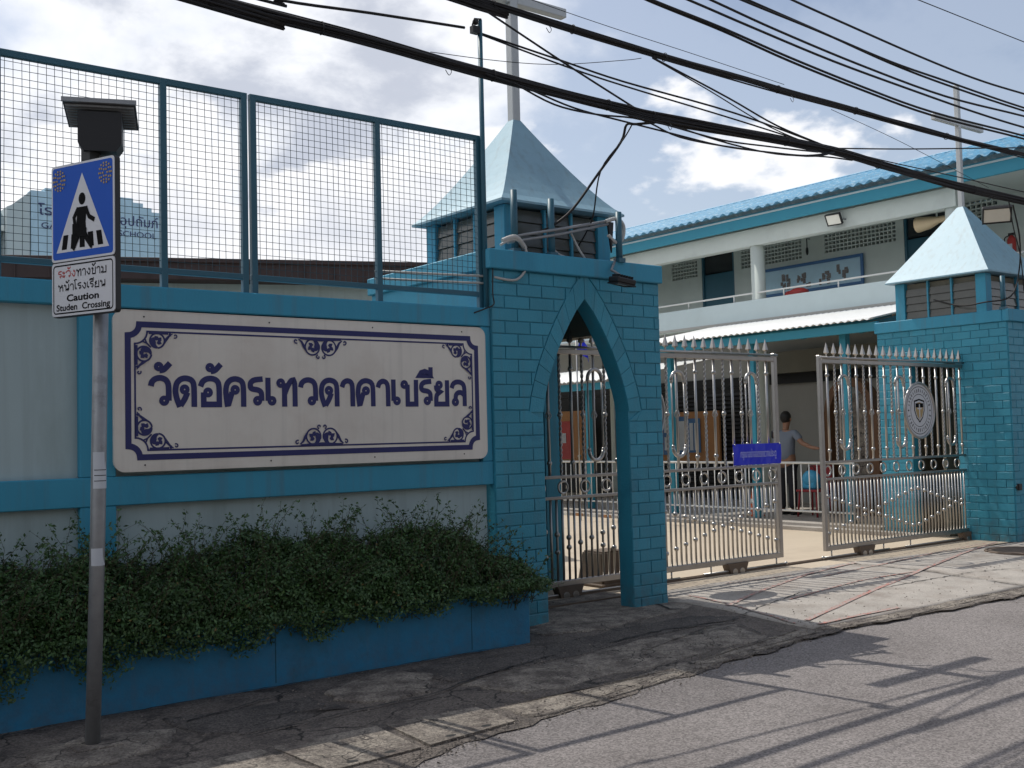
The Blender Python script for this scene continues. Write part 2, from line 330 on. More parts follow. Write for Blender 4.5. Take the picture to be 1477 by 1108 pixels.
def text(name, s, parent, m, x, y, h, width=None, align='CENTER', z=0, off=0.0):
    cu = bpy.data.curves.new(name, 'FONT'); cu.body = s; cu.align_x = align; cu.size = h; cu.resolution_u = 3; cu.offset = off; cu.fill_mode = 'FRONT'
    o = bpy.data.objects.new('tmp', cu); COL.objects.link(o); dg = bpy.context.evaluated_depsgraph_get(); me = bpy.data.meshes.new_from_object(o.evaluated_get(dg))
    bpy.data.objects.remove(o); me.materials.clear(); me.materials.append(m)
    if width and len(me.vertices):
        xs = [v.co.x for v in me.vertices]; k = width/(max(xs)-min(xs))
        for v in me.vertices: v.co.x *= k
    return obj(name, me, parent, (x, y, z))
def frame_empty_rot(o, xax, yax):
    xax = Vector(xax).normalized(); yax = Vector(yax).normalized(); z = xax.cross(yax)
    m = Matrix((xax, yax, z)).transposed().to_4x4(); m.translation = o.location; o.matrix_world = m

def wobj(mb, name, m, T):       # geometry given in world coordinates, child of the unrotated thing T
    return mb.obj(name, m, T, tuple(-T.location))
def hnoise(x, y, s=1.0, seed=0.0):
    return (math.sin(x*2.1*s+seed)*math.sin(y*2.7*s+1.3+seed)+.5*math.sin(x*5.3*s+y*3.1*s+seed*2)+.3*math.sin(x*11.7*s-y*9.2*s+seed))/1.8
def sheet(name, x0, x1, y0, y1, dx, zf, m, kind='structure', clip=None):
    nx = max(1, int((x1-x0)/dx)); ny = max(1, int((y1-y0)/dx)); mb = MB(); V = []; F = []
    for i in range(nx+1):
        for j in range(ny+1):
            x = x0+(x1-x0)*i/nx; y = y0+(y1-y0)*j/ny
            if clip: y = clip(x, y)
            V.append((x, y, zf(x, y)))
    for i in range(nx):
        for j in range(ny): a = i*(ny+1)+j; F.append((a, a+ny+1, a+ny+2, a+1))
    mb.add(V, F, True); o = mb.obj(name, m); tag(o, kind=kind); return o
def road_edge(x):
    xs = [-40, 2.4, 3.2, 3.95, 5.1, 7.1, 9.9, 13, 60]; ys = [-2.6, -2.56, -2.32, -2.24, -2.04, -1.78, -1.88, -1.9, -1.9]
    return float(np.interp(x, xs, ys))
def pz(x, y):
    base = -.02+.04*float(np.interp(x, [4.9, 5.6], [0, 1]))
    f = min(max((-y-.45)/1.6, 0), 1)
    return base*(1-f)-.050*f+.004*hnoise(x, y, 1.3)

# ------------------------------------------------------------ ground
tag(MB().box(-300, 300, -300, 300, -.6, -.16).obj('ground', m_pave), kind='structure')
sheet('road', -40, 60, -12, -1.7, .25, lambda x, y: -.060+.003*hnoise(x, y, .4)-.0*y, m_asph)
def pclip(x, y):   # the last row follows the ragged road edge
    return max(y, road_edge(x)+.02*hnoise(x*3, 0, 2)) if y > -2.0 else road_edge(x)+.025*math.sin(x*7)+.015*math.sin(x*19.3+1)
pave = sheet('pavement', -12, 30, -2.1, .35, .12, lambda x, y: pz(x, y) if y > -1.95 else pz(x, y)-.004, m_pave, clip=lambda x, y: y if y > -1.7 else (road_edge(x)+(y+2.1)/.4*(-1.7-road_edge(x))+(.03*math.sin(x*7)+.02*math.sin(x*19.3+1))*(y < -2.0)))
sheet('courtyard_floor', 4.9, 40, .3, 30, .8, lambda x, y: .015, m_court)
def patch(name, poly, m, t=.012, seed=0, sub=5, jag=.02, parent=pave, zoff=0):
    t *= .7; jag *= 1.5
    P = []
    r = random.Random(seed)
    for i in range(len(poly)):
        a, b = poly[i], poly[(i+1) % len(poly)]
        for k in range(sub):
            f = k/sub; P.append((a[0]*(1-f)+b[0]*f+r.uniform(-jag, jag), a[1]*(1-f)+b[1]*f+r.uniform(-jag, jag)))
    cx_ = sum(p[0] for p in P)/len(P); cy_ = sum(p[1] for p in P)/len(P); mb = MB(); V = []; n = len(P)
    for s_, dz in ((1.0, -.02), (1.0, t*.55), (.93, t), (.55, t*1.25), (0.2, t*1.3)):
        for p in P:
            x = cx_+(p[0]-cx_)*s_; y = cy_+(p[1]-cy_)*s_; V.append((x, y, pz(x, y)+dz+zoff+(.003*hnoise(x*3, y*3, 2) if s_ < 1 else 0)))
    V.append((cx_, cy_, pz(cx_, cy_)+t*1.3+zoff)); F = []
    for k in range(4):
        F += [(k*n+i, k*n+(i+1) % n, (k+1)*n+(i+1) % n, (k+1)*n+i) for i in range(n)]
    F += [(4*n+i, 4*n+(i+1) % n, 5*n) for i in range(n)]
    return mb.add(V, F, True).obj(name, m, parent)
# entrance apron of pale concrete slabs, asphalt strips and patched lumps
patch('concrete_slab', [(7.0, .5), (6.95, -1.62), (8.6, -1.66), (10.35, -1.66), (10.45, .55)], m_conc, .012, 1, 9, .012)
patch('concrete_slab', [(10.5, .55), (10.38, -1.66), (13.9, -1.66), (17, -1.6), (17, .1), (13.9, .2)], m_conc, .011, 2, 9, .012)
patch('concrete_slab', [(5.05, .7), (5.1, -.42), (5.6, -.62), (6.5, -.5), (6.95, -.35), (6.95, .9)], m_conc2, .012, 3, 6, .02)
patch('asphalt_patch', [(3.6, -.66), (5.0, -.7), (6.55, -.68), (6.9, -.98), (5.9, -1.02), (4.4, -1.12), (3.7, -1.2)], m_asph2, .010, 4, 7, .015)
patch('gravel_patch', [(3.7, -1.28), (5.2, -1.08), (6.6, -1.1), (6.4, -1.62), (5.0, -1.72), (3.9, -1.76)], m_conc2, .007, 5, 7, .03)
patch('gravel_patch', [(7.0, -1.02), (8.3, -.62), (9.2, -.95), (10.4, -.9), (10.4, -1.3), (8.7, -1.4), (7.1, -1.45)], m_conc, .010, 12, 6, .02)
patch('concrete_lump', [(2.93, -.86), (3.55, -.62), (3.72, -.9), (3.45, -1.3), (3.09, -1.36), (2.88, -1.15)], m_conc2, .022, 6, 5, .02)
patch('concrete_lump', [(.98, -1.2), (1.15, -.98), (1.5, -.92), (1.85, -1.08), (1.72, -1.38), (1.35, -1.48), (1.08, -1.4)], m_conc2, .022, 7, 5, .02)
patch('asphalt_patch', [(1.9, -.85), (2.8, -.9), (2.85, -1.3), (2.3, -1.45), (1.9, -1.3)], m_asph2, .010, 8, 5, .03)
patch('asphalt_patch', [(.1, -.7), (.9, -.75), (.9, -1.5), (.2, -1.6)], m_asph2, .012, 9, 5, .03)
patch('kerb_concrete', [(3.55, -1.9), (4.6, -1.86), (5.5, -1.78), (6.9, -1.55), (6.9, -1.76), (5.4, -1.96), (4.4, -2.14), (3.62, -2.22)], m_conc2, .005, 10, 7, .015)
patch('kerb_concrete', [(7.0, -1.5), (9, -1.66), (11, -1.7), (14, -1.7), (14, -1.86), (11, -1.86), (9, -1.84), (7.0, -1.72)], m_conc2, .004, 11, 7, .015)
def crack(pts, w, seed, name='crack'):
    r = random.Random(seed); P = []
    for a, b in zip(pts[:-1], pts[1:]):
        n = max(3, int(math.dist(a, b)/.06))
        for k in range(n): P.append((a[0]+(b[0]-a[0])*k/n+r.uniform(-.014, .014), a[1]+(b[1]-a[1])*k/n+r.uniform(-.014, .014)))
    mb = MB(); ribbon(mb, P, [w*r.uniform(.25, 1.3) for _ in P]); mb.v = [(v[0], v[1], pz(v[0], v[1])+.0145) for v in mb.v]
    return mb.obj(name, m_dark, pave)
for i, (p, w) in enumerate([([(6.79, -.97), (7.37, -.78), (8.2, -.56), (8.77, -.9), (9.79, -.86), (10.69, -.88), (11.49, -1.05)], .014), ([(5.3, -1.01), (5.97, -.96), (6.57, -1.08), (6.79, -.97)], .018),
    ([(6.75, .02), (6.7, -.16), (6.6, -.38), (6.78, -.52)], .03), ([(5.95, -1.22), (6.57, -1.2), (6.42, -1.6)], .014), ([(10.5, .48), (10.42, -.72), (10.4, -1.6)], .010),
    ([(1.95, -1.0), (2.5, -.82), (2.9, -.72)], .012), ([(2.1, -1.5), (2.9, -1.42), (3.4, -1.4), (3.9, -1.2), (4.8, -1.0)], .016), ([(.3, -.6), (.9, -.62), (1.6, -.56), (2.6, -.54), (3.6, -.55), (4.8, -.53)], .014)]):
    crack(p, w, i)
for i, p in enumerate([[(7.13, -.58), (8.16, -.18), (9.22, .18), (10.52, .45)], [(7.15, -1.43), (8.56, -1.0), (10.41, -.47), (12.49, .14), (13.6, .4)], [(7.1, -1.58), (8.3, -1.56)],
    [(8.16, .36), (9.12, .29)], [(7.31, .07), (7.16, -.72), (6.98, -1.45)], [(13.4, .43), (12.12, .33), (9.26, -.03)], [(7.82, -.72), (9.25, -.49), (10.27, -.48)]]):
    q = [(x+random.uniform(-.01, .01), y) for x, y in [(a[0]+(b[0]-a[0])*k/10, a[1]+(b[1]-a[1])*k/10) for a, b in zip(p[:-1], p[1:]) for k in range(10)]+[p[-1]]]
    mb = MB(); ribbon(mb, q, .045 if i < 3 else .028); mb.v = [(v[0], v[1], pz(v[0], v[1])+.0165) for v in mb.v]
    mb.obj('painted_line', m_redline, pave)
# drain covers along the kerb
def cover(poly, label, text_=None):
    cx_ = sum(p[0] for p in poly)/4; cy_ = sum(p[1] for p in poly)/4
    T = thing('drain_cover', label, 'drain cover', (cx_, cy_, pz(cx_, cy_)), 'concrete drain covers along the kerb')
    mb = MB(); z = -.03; P = [(p[0]-cx_, p[1]-cy_) for p in poly]
    mb.prism(P, (0, 0, -.05), (1, 0, 0), (0, 1, 0), (0, 0, 1), .057); mb.obj('slab', m_conc2, T)
    for k in (.28, .7):
        a = Vector(P[3])*(1-k)+Vector(P[2])*k; h = MB(); n = 10
        h.add([(a.x+.035*math.cos(6.28*i/n), a.y+.05+.02*math.sin(6.28*i/n), .0078) for i in range(n)], [tuple(range(n))]); h.obj('lifting_hole', m_dark, T)
    if text_:
        a = (Vector(P[0])*.8+Vector(P[2])*.2)
        for i, st in enumerate(text_):
            h = MB()
            for q in st: ribbon(h, [(p[0]*.055+i*.075-.10, p[1]*.075+.06) for p in q], .014)
            h.v = [(v[0], v[1], .0082) for v in h.v]; h.obj('engraved_character', m_asph2, T)
    return T
cover([(2.14, -1.74), (2.78, -1.76), (2.74, -2.30), (2.18, -2.34)], 'cracked concrete drain cover with engraved characters beside the kerb', [[[(0, 0), (.5, 0)], [(.25, 0), (.25, 1)]], [[(0, 1), (0, 0), (.8, 0), (.8, 1)]], [[(.3, 0), (.3, 1)]], [[(0, 0), (.8, 0), (.8, 1), (0, 1), (0, 0)]]])
cover([(2.84, -1.76), (3.46, -1.80), (3.44, -2.22), (2.80, -2.30)], 'plain concrete drain cover nearest the loose gravel, right of the engraved one')
cover([(1.44, -1.74), (2.08, -1.74), (2.12, -2.34), (1.46, -2.36)], 'broken concrete drain cover left of the engraved one, near the picture bottom')
T = thing('manhole_cover', 'round dark manhole cover set in the concrete before the right gate tower', 'manhole cover', (12.75, -.35, pz(12.7, -.35)+.012))
mb = MB(); mb.tube([(0, 0, -.02), (0, 0, .012)], .36, 32); mb.obj('lid', m_rust, T); mb = MB(); mb.tube([(.39*math.cos(a*math.pi/16), .39*math.sin(a*math.pi/16), .004) for a in range(32)], .018, 6, True); mb.obj('rim', m_rust, T)
# gate track
T = thing('gate_track', 'steel sliding gate track set across the entrance threshold', 'track', (9.9, .95, 0))
for y in (.93, .985): wobj(MB().box(5.0, 15.6, y, y+.018, .0, .036), 'rail', m_rust, T)
wobj(MB().box(5.2, 7.2, .46, .50, .0, .045), 'rail', m_rust, T)

# ------------------------------------------------------------ boundary wall, left
T = thing('boundary_wall', 'long teal framed wall with pale green recessed panels left of the gate', 'wall', (1.9, .1, 0)); BW = T
wobj(MB().box(-9, 4.9, .02, .20, -.1, 2.60), 'wall_body', m_pale, T)
wobj(MB().box(-9, 4.93, -.05, .26, 2.515, 2.67, .008), 'top_beam', m_teal_flat, T)
wobj(MB().box(-9, 4.93, -.045, .019, 1.21, 1.40, .006), 'middle_beam', m_teal_flat, T)
for x0, x1 in ((1.63, 1.86), (-1.5, -1.27), (-4.6, -4.37)):
    wobj(MB().box(x0, x1, -.042, .018, -.1, 1.209, .006), 'pilaster', m_teal_flat, T)
    wobj(MB().box(x0, x1, -.042, .018, 1.401, 2.514, .006), 'pilaster', m_teal_flat, T)
wobj(MB().box(4.83, 4.93, -.042, .018, 1.401, 2.514, .006), 'pilaster', m_teal_flat, T)
# planter
T = thing('planter', 'low blue painted planter wall along the pavement holding a bush', 'planter', (2, -.5, 0))
wobj(MB().box(-9, 4.92, -.50, -.40, -.12, .44, .012), 'front_wall', m_plinth, T)
wobj(MB().box(4.84, 4.92, -.399, -.045, -.12, .438, .01), 'end_wall', m_plinth, T)
wobj(MB().box(-9, 4.83, -.399, -.045, -.1, .38), 'soil', m_soil, T)
for x in (2.75, 4.35, 1.0): wobj(MB().box(x, x+.006, -.5015, -.49, -.0, .42), 'expansion_joint', m_mortar, T)

# ------------------------------------------------------------ bush
def leaves(n, posfun, size, m, name, parent, smooth=False):
    c, d = posfun(n); n = len(c)
    nrm = d+rng.normal(0, .75, (n, 3)); nrm /= np.linalg.norm(nrm, axis=1)[:, None]
    a = np.cross(nrm, rng.normal(0, 1, (n, 3))); a /= np.linalg.norm(a, axis=1)[:, None]; b = np.cross(nrm, a)
    s = size*rng.uniform(.45, 1.45, n)[:, None]
    V = np.empty((n, 4, 3)); V[:, 0] = c-a*s; V[:, 1] = c+b*s*.5+nrm*s*.15; V[:, 2] = c+a*s; V[:, 3] = c-b*s*.5+nrm*s*.15
    me = bpy.data.meshes.new(name); me.vertices.add(n*4); me.vertices.foreach_set('co', V.reshape(-1))
    me.loops.add(n*4); me.loops.foreach_set('vertex_index', np.arange(n*4, dtype=np.int32)); me.polygons.add(n)
    me.polygons.foreach_set('loop_start', np.arange(0, n*4, 4, dtype=np.int32)); me.polygons.foreach_set('loop_total', np.full(n, 4, dtype=np.int32))
    me.materials.append(m); me.update(); me.validate(); o = bpy.data.objects.new(name, me); COL.objects.link(o); o.parent = parent; o.location = tuple(-parent.location); return o
BUSH = thing('bush', 'dense dark green small leaved bush spilling over the blue planter', 'bush', (2, -.3, .4))
def top(x): return .87+.02*np.sin(x*2.3+.6)+.025*np.sin(x*5.1)+.03*np.sin(x*11.3+2)-.03*(x < 1.6)*(1.6-x)-np.clip(x-4.35, 0, 1)*.5
def bushpos(n):
    x = rng.uniform(-3.5, 5.02, n); x = np.where(rng.random(n) < .8, rng.uniform(.6, 5.02, n), x)
    t = rng.uniform(0, 1, n)                       # 0 hanging front bottom .. 1 back top
    th = t*math.pi*.72-.25
    lump = 1+.06*np.sin(x*3.7+t*5)+.07*np.sin(x*8.1-t*9+1)+.07*np.sin(x*17+t*14)
    h = top(x)-.45; ry = (.35-.17*np.clip((x-4.0)/1.0, 0, 1))*lump; rz = h*lump
    y = -.26-ry*np.cos(th); z = .45+rz*np.sin(th)
    low = z < .5; y = np.where(low, -.52-rng.uniform(0, .16, n), y); z = np.where(low, .47-rng.random(n)**1.6*np.interp(x, [1, 3.2, 5], [1.25, .8, .35])*(.11+.10*np.abs(np.sin(x*4.4+.5))+.06*np.sin(x*13)), z)
    dep = rng.random(n)**2*.13; y += dep*np.cos(th)*.8; z -= dep*np.sin(th)
    c = np.stack([x, y, z], 1)+rng.normal(0, .018, (n, 3)); c[:, 1] = np.minimum(c[:, 1], -.06)
    d = np.stack([np.zeros(n), -np.cos(th), np.sin(th)+.4], 1); return c, d
leaves(112000, bushpos, .0125, m_leaf, 'foliage', BUSH)
leaves(8000, bushpos, .0135, m_leaf2, 'bright_foliage', BUSH)
leaves(1500, bushpos, .012, m_leaf3, 'dry_foliage', BUSH)
wobj(MB().box(-3.5, 4.8, -.38, -.08, .39, .66, .05), 'inner_mass', m_soil, BUSH)
# young shoots with stems
st = MB(); pts_c = []; pts_d = []
r = random.Random(3)
for k in range(760):
    x = r.uniform(.8, 4.95) if k < 690 else r.uniform(-2, .8); tall = r.random() < .5
    if k < 14: x = r.choice([1.2, 1.6, 2.3, 2.45, 2.6, 3.0, 3.15, 4.0, 4.6])+r.uniform(-.07, .07); tall = True
    z0 = float(top(np.array(x)))-.14; y0 = r.uniform(-.62, -.12); z0 -= max(0, (-.40-y0))*1.1; L_ = r.uniform(.22, .50) if tall else r.uniform(.14, .3)
    dx = r.uniform(-.22, .26); dy = r.uniform(-.20, .04); P = []
    for i in range(8):
        f = i/7; P.append((x+dx*f*f*1.2+.008*math.sin(i*2+k), y0+dy*f, z0+L_*(f-.18*f*f*abs(dx)*5)))
    st.tube(P, [.0035*(1-f/9) for f in range(8)], 4)
    for i in range(int(L_*75)):
        f = r.random()**.8; j = min(int(f*7), 6); a = Vector(P[j]).lerp(Vector(P[j+1]), f*7-j)
        pts_c.append(a+Vector((r.uniform(-.022, .022), r.uniform(-.022, .022), r.uniform(-.012, .012)))); pts_d.append((r.uniform(-1, 1), r.uniform(-1, 1), .8))
for k in range(60):       # hanging shoots over the front wall
    x = r.uniform(.7, 4.95); P = [(x+r.uniform(-.02, .02)*i, -.53-.02*math.sin(i), .46-.05*i*r.uniform(.5, 1)) for i in range(5)]
    st.tube(P, .0025, 4)
    for i in range(14):
        j = r.randint(0, 3); a = Vector(P[j]).lerp(Vector(P[j+1]), r.random()); pts_c.append(a+Vector((r.uniform(-.03, .03), r.uniform(-.02, .01), r.uniform(-.02, .02)))); pts_d.append((0, -1, .4))
tag(wobj(st, 'stems', m_stem, BUSH), kind='stuff')
PC, PD = np.array([tuple(p) for p in pts_c]), np.array(pts_d)
leaves(len(PC), lambda n: (PC, PD), .0135, m_leaf, 'shoot_leaves', BUSH)

# ------------------------------------------------------------ mesh fence on the wall
def fence(x0, posts, label, x1):
    T = thing('mesh_fence', label, 'fence', ((x0+x1)/2, .02, 2.67), 'wire mesh fence frames on the wall')
    wobj(MB().box(x0, x1, .0, .04, 4.085, 4.13, .003), 'top_rail', m_teal_steel, T); wobj(MB().box(x0, x1, .0, .04, 2.77, 2.81, .003), 'bottom_rail', m_teal_steel, T)
    for x in posts: wobj(MB().box(x-.0225, x+.0225, -.003, .043, 2.671, 4.128, .003), 'post', m_teal_steel, T)
    for a, b in zip(posts[:-1], posts[1:]):
        mb = MB(); r = random.Random(int(a*100)); nx = int((b-a)/.05)
        for i in range(1, nx+1):
            x = a+i*.05+r.uniform(-.002, .002); mb.tube([(x, .022, 2.8), (x+r.uniform(-.006, .006), .020+r.uniform(-.006, .006), 3.4), (x, .022, 4.1)], .0022, 4, caps=False)
        for i in range(1, 26):
            z = 2.81+i*.05; mb.tube([(a, .018, z), ((a+b)/2, .018+r.uniform(-.006, .006), z+r.uniform(-.006, .006)), (b, .018, z)], .0022, 4, caps=False)
        wobj(mb, 'wire_mesh', m_wire, T)
    return T
fence(2.845, [2.87, 3.91, 4.88], 'right mesh fence frame with two square wire bays next to the gate tower', 4.90)
fence(.09, [.11, 1.15, 2.21, 2.80], 'middle mesh fence frame on the wall behind the crossing sign', 2.825)
fence(-2.7, [-2.68, -1.64, -.6, .06], 'leftmost mesh fence frame, mostly outside the picture', .085)
T = thing('pole', 'thin teal steel pole holding a cable clamp at the fence corner', 'pole', (4.905, -.03, 2.68))
mb = MB(); mb.tube([(0, 0, 0), (.0, 0, 2.43)], .021, 10); mb.obj('shaft', m_teal_steel, T)
mb = MB(); mb.box(-.09, -.02, -.03, .02, 2.30, 2.36); mb.ball((-.05, -.01, 2.40), .028, 8, 5); mb.tube([(-.09, -.02, 2.36), (-.07, -.02, 2.42), (0, -.02, 2.43)], .008, 6); mb.obj('cable_clamp', m_black, T)

# ------------------------------------------------------------ brick faces
def brick_face(T, o, u, n, W_, H, left=None, right=None, skip=None, bl=.27, bh=.107, off=0.0, name='brick'):
    """bricks laid on the plane through o with horizontal axis u and outward normal n; left(z)/right(z) give the edges of an opening"""
    o, u, n = Vector(o), Vector(u), Vector(n); L_ = -Vector(T.location); k = 0; z = 0.0; r = random.Random(int(H*10+W_*100)); row = 0; full = {}
    g = .0038
    while z < H-.02:
        z1 = min(z+bh, H); x = -bl/2 if row % 2 else 0.0
        while x < W_:
            a, b = max(x, 0.0), min(x+bl, W_); x += bl
            if b-a < .03: continue
            segs = [((a, a), (b, b))]
            if left:
                l0, l1, r0, r1 = left(z), left(z1), right(z), right(z1); segs = []
                if l0 is None: l0 = l1
                if l0 is None or l1 is None:
                    if l0 is None: segs = [((a, a), (b, b))]
                if not segs:
                    if l1 is None: l1 = r1 = (l0+r0)/2
                    if a < max(l0, l1): segs.append(((a, a), (min(b, l0), min(b, l1))))
                    if b > min(r0, r1): segs.append(((max(a, r0), max(a, r1)), (b, b)))
            for (a0, a1), (b0, b1) in segs:
                if b0-a0 < .012 and b1-a1 < .012: continue
                if b0-a0 < .008: b0 = a0+.008
                if b1-a1 < .008: b1 = a1+.008
                dpt = .011+r.uniform(-.0022, .0022); c = .005; e = r.uniform(-.0012, .0012)
                B = [(a0+g, z+g), (b0-g, z+g), (b1-g, z1-g), (a1+g, z1-g)]; mx_ = sum(p[0] for p in B)/4; mz_ = (z+z1)/2
                Fp = [(p[0]+(c if p[0] < mx_ else -c), p[1]+(c if p[1] < mz_ else -c)) for p in B]
                V = [o+u*p[0]+Vector((0, 0, p[1])) for p in B]+[o+u*p[0]+Vector((0, 0, p[1]))+n*(dpt-.003) for p in B]+[o+u*p[0]+Vector((0, 0, p[1]))+n*(dpt+(e if i < 2 else -e)) for i, p in enumerate(Fp)]
                Fc = [(0, 1, 5, 4), (1, 2, 6, 5), (2, 3, 7, 6), (3, 0, 4, 7), (4, 5, 9, 8), (5, 6, 10, 9), (6, 7, 11, 10), (7, 4, 8, 11), (8, 9, 10, 11)]
                mb = MB().add(V, Fc); mb.obj(name, m_teal, T, L_); k += 1
        z = z1; row += 1
    return k
def tower(label, x0, x1, y0, y1, arch, roofc, roofhw, apex_z, cross_top, arm_z, gid, leg, open_side):
    T = thing('gate_tower', label, 'gate tower', ((x0+x1)/2, (y0+y1)/2, 0), 'brick gate towers'); L_ = -Vector(T.location)
    H = 3.0; ztop = H
    P = lambda mb, nm, m: wobj(mb, nm, m, T)
    ax = arch
    if ax:
        aw0, aw1, spring, az = ax; mid = (aw0+aw1)/2; hw = (aw1-aw0)/2
        def half(z, off=0.0):     # half width of the pointed opening grown by off
            if z < spring: return hw+off
            t = (z-spring)/(az+off*1.55-spring)
            return None if t >= 1 else (hw+off)*(1-t**1.45)**.86
        ins = [(0, 0)]
        n = 16
        pts = [(aw0, 0), (aw0, spring)]+[(mid-half(spring+(az-spring)*k/n), spring+(az-spring)*k/n) for k in range(1, n)]+[(mid, az)]+[(mid+half(spring+(az-spring)*k/n), spring+(az-spring)*k/n) for k in range(n-1, 0, -1)]+[(aw1, spring), (aw1, 0)]
        poly = [(x0, -.1), (aw0, -.1)]+pts[1:-1]+[(aw1, -.1), (x1, -.1), (x1, H), (x0, H)]
        mb = MB(); yb = y0+.17
        # front wall as strips (left of the arch, right of it, above)
        arcL = [p for p in pts if p[0] < mid-1e-6]; arcR = [p for p in pts if p[0] > mid+1e-6]
        F = []; V = []
        def strip(A, xe):
            for a, b in zip(A[:-1], A[1:]):
                q = [(xe, a[1]), (a[0], a[1]), (b[0], b[1]), (xe, b[1])]
                k = len(V); V.extend([(p[0], y0, p[1]) for p in q]+[(p[0], yb, p[1]) for p in q])
                F.extend([(k, k+1, k+2, k+3), (k+7, k+6, k+5, k+4), (k+1, k+5, k+6, k+2), (k+4, k, k+3, k+7)])
        LL = [(aw0, -.1)]+arcL+[(mid, az)]; RR = [(aw1, -.1)]+arcR[::-1]+[(mid, az)]
        strip(LL, x0); strip(RR, x1); mb.add(V, F); mb.box(x0, x1, y0, yb, az, H); P(mb, 'front_wall', m_teal)
        Ex = .16
        lf = lambda z: (mid-half(z, Ex)-x0) if (half(z, Ex) is not None and z > spring) else (mid-hw-x0 if z <= spring else None)
        rf = lambda z: (mid+half(z, Ex)-x0) if (half(z, Ex) is not None and z > spring) else (mid+hw-x0 if z <= spring else None)
        brick_face(T, (x0, y0, 0), (1, 0, 0), (0, -1, 0), x1-x0, H, lf, rf)
        # radial bricks
        for sgn in (-1, 1):
            m_ = 9
            for k in range(m_):
                def pt(t, off):
                    zt = (az+off*1.55-spring)*t; hh = (hw+off)*(max(0, 1-t**1.45))**.86
                    return (mid+sgn*hh, spring+zt)
                g = .004; t0, t1 = k/m_+g*.6, (k+1)/m_-g*.3
                q = [pt(t0, .003), pt(t1, .003), pt(t1, Ex-.006), pt(t0, Ex-.006)]
                if abs(q[0][0]-mid) < .006 and abs(q[2][0]-mid) < .006: continue
                mb = MB(); mb.prism(q, (0, y0, 0), (1, 0, 0), (0, 0, 1), (0, -1, 0), .011); mb.obj('arch_brick', m_teal, T, L_)
        # floor level side bricks of the jamb, rear wall, corner legs
        P(MB().box(x0, x0+.2, yb, y1, -.1, H), 'side_wall', m_teal_flat)
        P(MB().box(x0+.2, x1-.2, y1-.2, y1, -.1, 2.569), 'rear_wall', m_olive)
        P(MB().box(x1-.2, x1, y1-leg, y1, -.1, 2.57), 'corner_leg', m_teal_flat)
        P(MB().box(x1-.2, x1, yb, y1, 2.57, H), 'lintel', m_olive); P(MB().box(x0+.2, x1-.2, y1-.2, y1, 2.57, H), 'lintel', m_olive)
        P(MB().box(x0+.2, x1-.2, yb, y1-.2, 2.9, H), 'ceiling', m_teal_flat)
    else:
        # open towards the drive: two legs and a lintel, brick faced
        ya, yb2 = y0+.78, y1-.52
        P(MB().box(x0, x1, y0, y0+.2, -.1, H), 'front_wall', m_teal)
        P(MB().box(x0, x0+.2, y0+.2, ya, -.1, H), 'front_leg', m_teal); P(MB().box(x0, x0+.2, yb2, y1, -.1, H), 'corner_leg', m_teal)
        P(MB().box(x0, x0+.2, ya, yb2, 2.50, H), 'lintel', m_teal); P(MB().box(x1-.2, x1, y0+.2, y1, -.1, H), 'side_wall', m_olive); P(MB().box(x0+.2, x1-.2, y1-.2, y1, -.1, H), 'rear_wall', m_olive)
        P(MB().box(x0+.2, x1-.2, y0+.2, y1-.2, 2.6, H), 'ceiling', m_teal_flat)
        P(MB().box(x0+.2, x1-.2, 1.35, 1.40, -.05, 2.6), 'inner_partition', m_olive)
        brick_face(T, (x0, y0, 0), (1, 0, 0), (0, -1, 0), 1.2, H)
        brick_face(T, (x0, y1, 0), (0, -1, 0), (-1, 0, 0), y1-yb2, 2.48)
        brick_face(T, (x0, ya, 0), (0, -1, 0), (-1, 0, 0), ya-y0, 2.48)
        brick_face(T, (x0, y1, 2.482), (0, -1, 0), (-1, 0, 0), y1-y0, H-2.482)
    P(MB().box(x0-.035, x1+.02, y0-.05, y0+.05, H, 3.165, .008), 'parapet', m_teal_flat)
    P(MB().box(x0-.035, x0+.065, y0+.051, y1+.03, H, 3.163, .008), 'parapet', m_teal_flat)
    P(MB().box(x1-.08, x1+.02, y0+.051, y1+.03, H, 3.163, .008), 'parapet', m_teal_flat)
    P(MB().box(x0+.066, x1-.081, y1-.07, y1+.03, H, 3.163, .008), 'parapet', m_teal_flat)
    P(MB().box(x0+.066, x1-.081, y0+.051, y1-.071, H-.02, 3.03), 'roof_slab', m_teal_flat)
    # lantern chamber
    cx_, cy_ = roofc; h2 = roofhw-.10; ez = 3.63 if ax else 3.70
    pst = .075
    for sx_ in (-1, 1):
        for sy in (-1, 1):
            P(MB().box(cx_+sx_*(h2-pst)-pst, cx_+sx_*(h2-pst)+pst, cy_+sy*(h2-pst)-pst, cy_+sy*(h2-pst)+pst, 3.03, ez-.005, .004), 'lantern_post', m_teal_flat)
